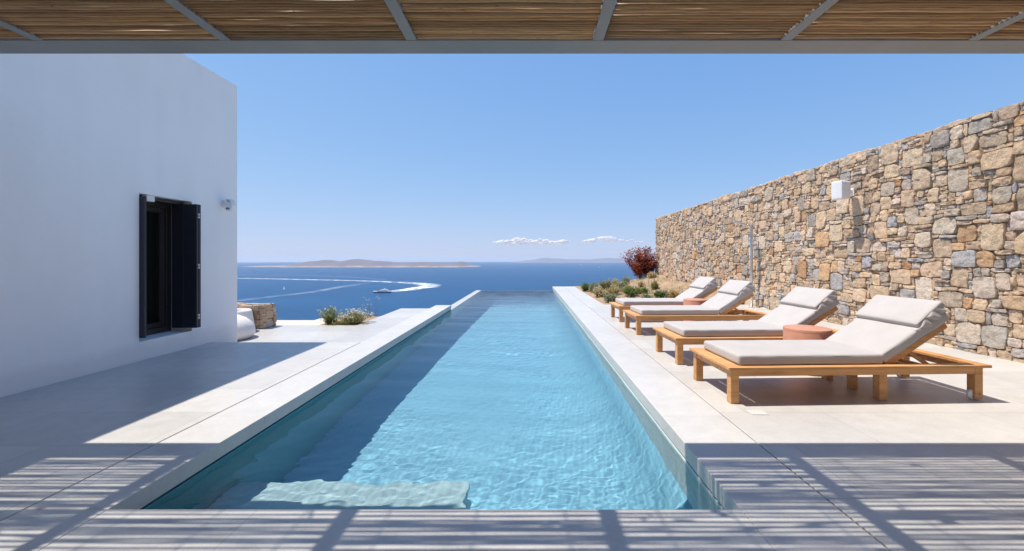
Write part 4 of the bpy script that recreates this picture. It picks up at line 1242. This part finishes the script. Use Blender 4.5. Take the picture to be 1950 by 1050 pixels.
# clouds far out over the horizon
mc = NT('cloud_vapour', 1.0, 0.0); mc.color((0.95, 0.93, 0.93))
lw = mc.n('ShaderNodeLayerWeight'); lw.inputs[0].default_value = 0.35
tl = mc.n('ShaderNodeBsdfTranslucent'); tl.inputs[0].default_value = (0.95, 0.94, 0.95, 1)
md = mc.n('ShaderNodeMixShader'); md.inputs[0].default_value = 0.6; mc.l(mc.b.outputs[0], md.inputs[1]); mc.l(tl.outputs[0], md.inputs[2])
tr = mc.n('ShaderNodeBsdfTransparent'); mx = mc.n('ShaderNodeMixShader')
f = mc.ramp(lw.outputs['Facing'], [(0.25, (0.85,) * 3), (0.92, (0.0,) * 3)])
mc.l(f, mx.inputs[0]); mc.l(tr.outputs[0], mx.inputs[1]); mc.l(md.outputs[0], mx.inputs[2]); mc.l(mx.outputs[0], mc.out.inputs['Surface'])
def cloud(pts, seed, label):
    """pts: (px, top y, base y) across the cloud"""
    Yc = 16000.0; rnd = random.Random(seed); V, F = [], []
    k = Yc / FPX
    bmS = bmesh.new(); bmesh.ops.create_icosphere(bmS, subdivisions=2, radius=1.0)
    sv = [v.co.copy() for v in bmS.verts]; sf = [tuple(v.index for v in f_.verts) for f_ in bmS.faces]; bmS.free()
    for a, b in zip(pts, pts[1:]):
        nP = max(3, int((b[0] - a[0]) * 0.8))
        for _ in range(nP):
            t = rnd.random(); px = a[0] + (b[0] - a[0]) * t; ty = a[1] + (b[1] - a[1]) * t; by = a[2] + (b[2] - a[2]) * t
            hh = max(1.2, by - ty); r = rnd.uniform(0.36, 0.66) * min(hh, 9)
            py = by - r * 0.5 - (hh - 1.5 * r) * rnd.random() ** 1.3
            c = Vector(((px - 1007.5) * k, Yc + rnd.gauss(0, 250), EYE + (493.5 - py) * k))
            base = len(V); ph = rnd.uniform(0, 99)
            for v in sv:
                q = v * (1 + 0.25 * mnoise.noise(v * 1.3 + Vector((ph, 0, 0))))
                V.append(c + Vector((q.x * r * k * 1.5, q.y * r * k * 1.5, q.z * r * k * 0.85)))
            F.extend(tuple(base + i for i in f_) for f_ in sf)
    o = pyobj('cloud', V, F, mc.m, smooth=True)
    rm = o.modifiers.new('union', 'REMESH'); rm.mode = 'VOXEL'; rm.voxel_size = 13.0; rm.use_smooth_shade = True
    return tag(o, label, 'cloud', 'small white clouds over the horizon')
Z4 = lambda a, b, c: (900 + a / 4.7725, 420 + b / 4.7725, 420 + c / 4.7725)
cloud([Z4(185, 195, 208), Z4(250, 170, 215), Z4(320, 182, 218), Z4(400, 148, 218), Z4(440, 160, 216), Z4(490, 152, 214), Z4(560, 182, 214), Z4(630, 157, 214), Z4(700, 172, 218), Z4(760, 184, 220), Z4(830, 170, 212), Z4(890, 186, 198)], 5, 'long white cumulus cloud above the hazy far islands')
cloud([Z4(1000, 186, 205), Z4(1040, 170, 204), Z4(1080, 160, 198), Z4(1115, 184, 194)], 6, 'small white cloud puff between two longer clouds')
cloud([Z4(1140, 145, 160), Z4(1180, 142, 188), Z4(1220, 132, 190), Z4(1270, 152, 190), Z4(1330, 172, 194), Z4(1420, 178, 196)], 7, 'white cloud tapering to the right, above the red bush')
cloud([Z4(1470, 190, 202), Z4(1510, 186, 204), Z4(1545, 192, 202)], 8, 'faintest cloud wisp close to the rubble wall')

# ------------------------------------------------------------------ air
HZ = True
if HZ:
    bm = bmesh.new(); add_box(bm, -12400, 12400, -1500, 12400, SEA - 14.0, 46.0)
    mh = bpy.data.materials.new('haze_air'); mh.use_nodes = True; t = mh.node_tree; t.nodes.clear()
    o_ = t.nodes.new('ShaderNodeOutputMaterial'); v_ = t.nodes.new('ShaderNodeVolumePrincipled')
    v_.inputs['Color'].default_value = (0.80, 0.88, 1.0, 1); v_.inputs['Density'].default_value = 0.000068
    v_.inputs['Anisotropy'].default_value = 0.1
    t.links.new(v_.outputs[0], o_.inputs['Volume'])
    hz_o = obj('haze', bm, mh); tag(hz_o, kind='stuff')
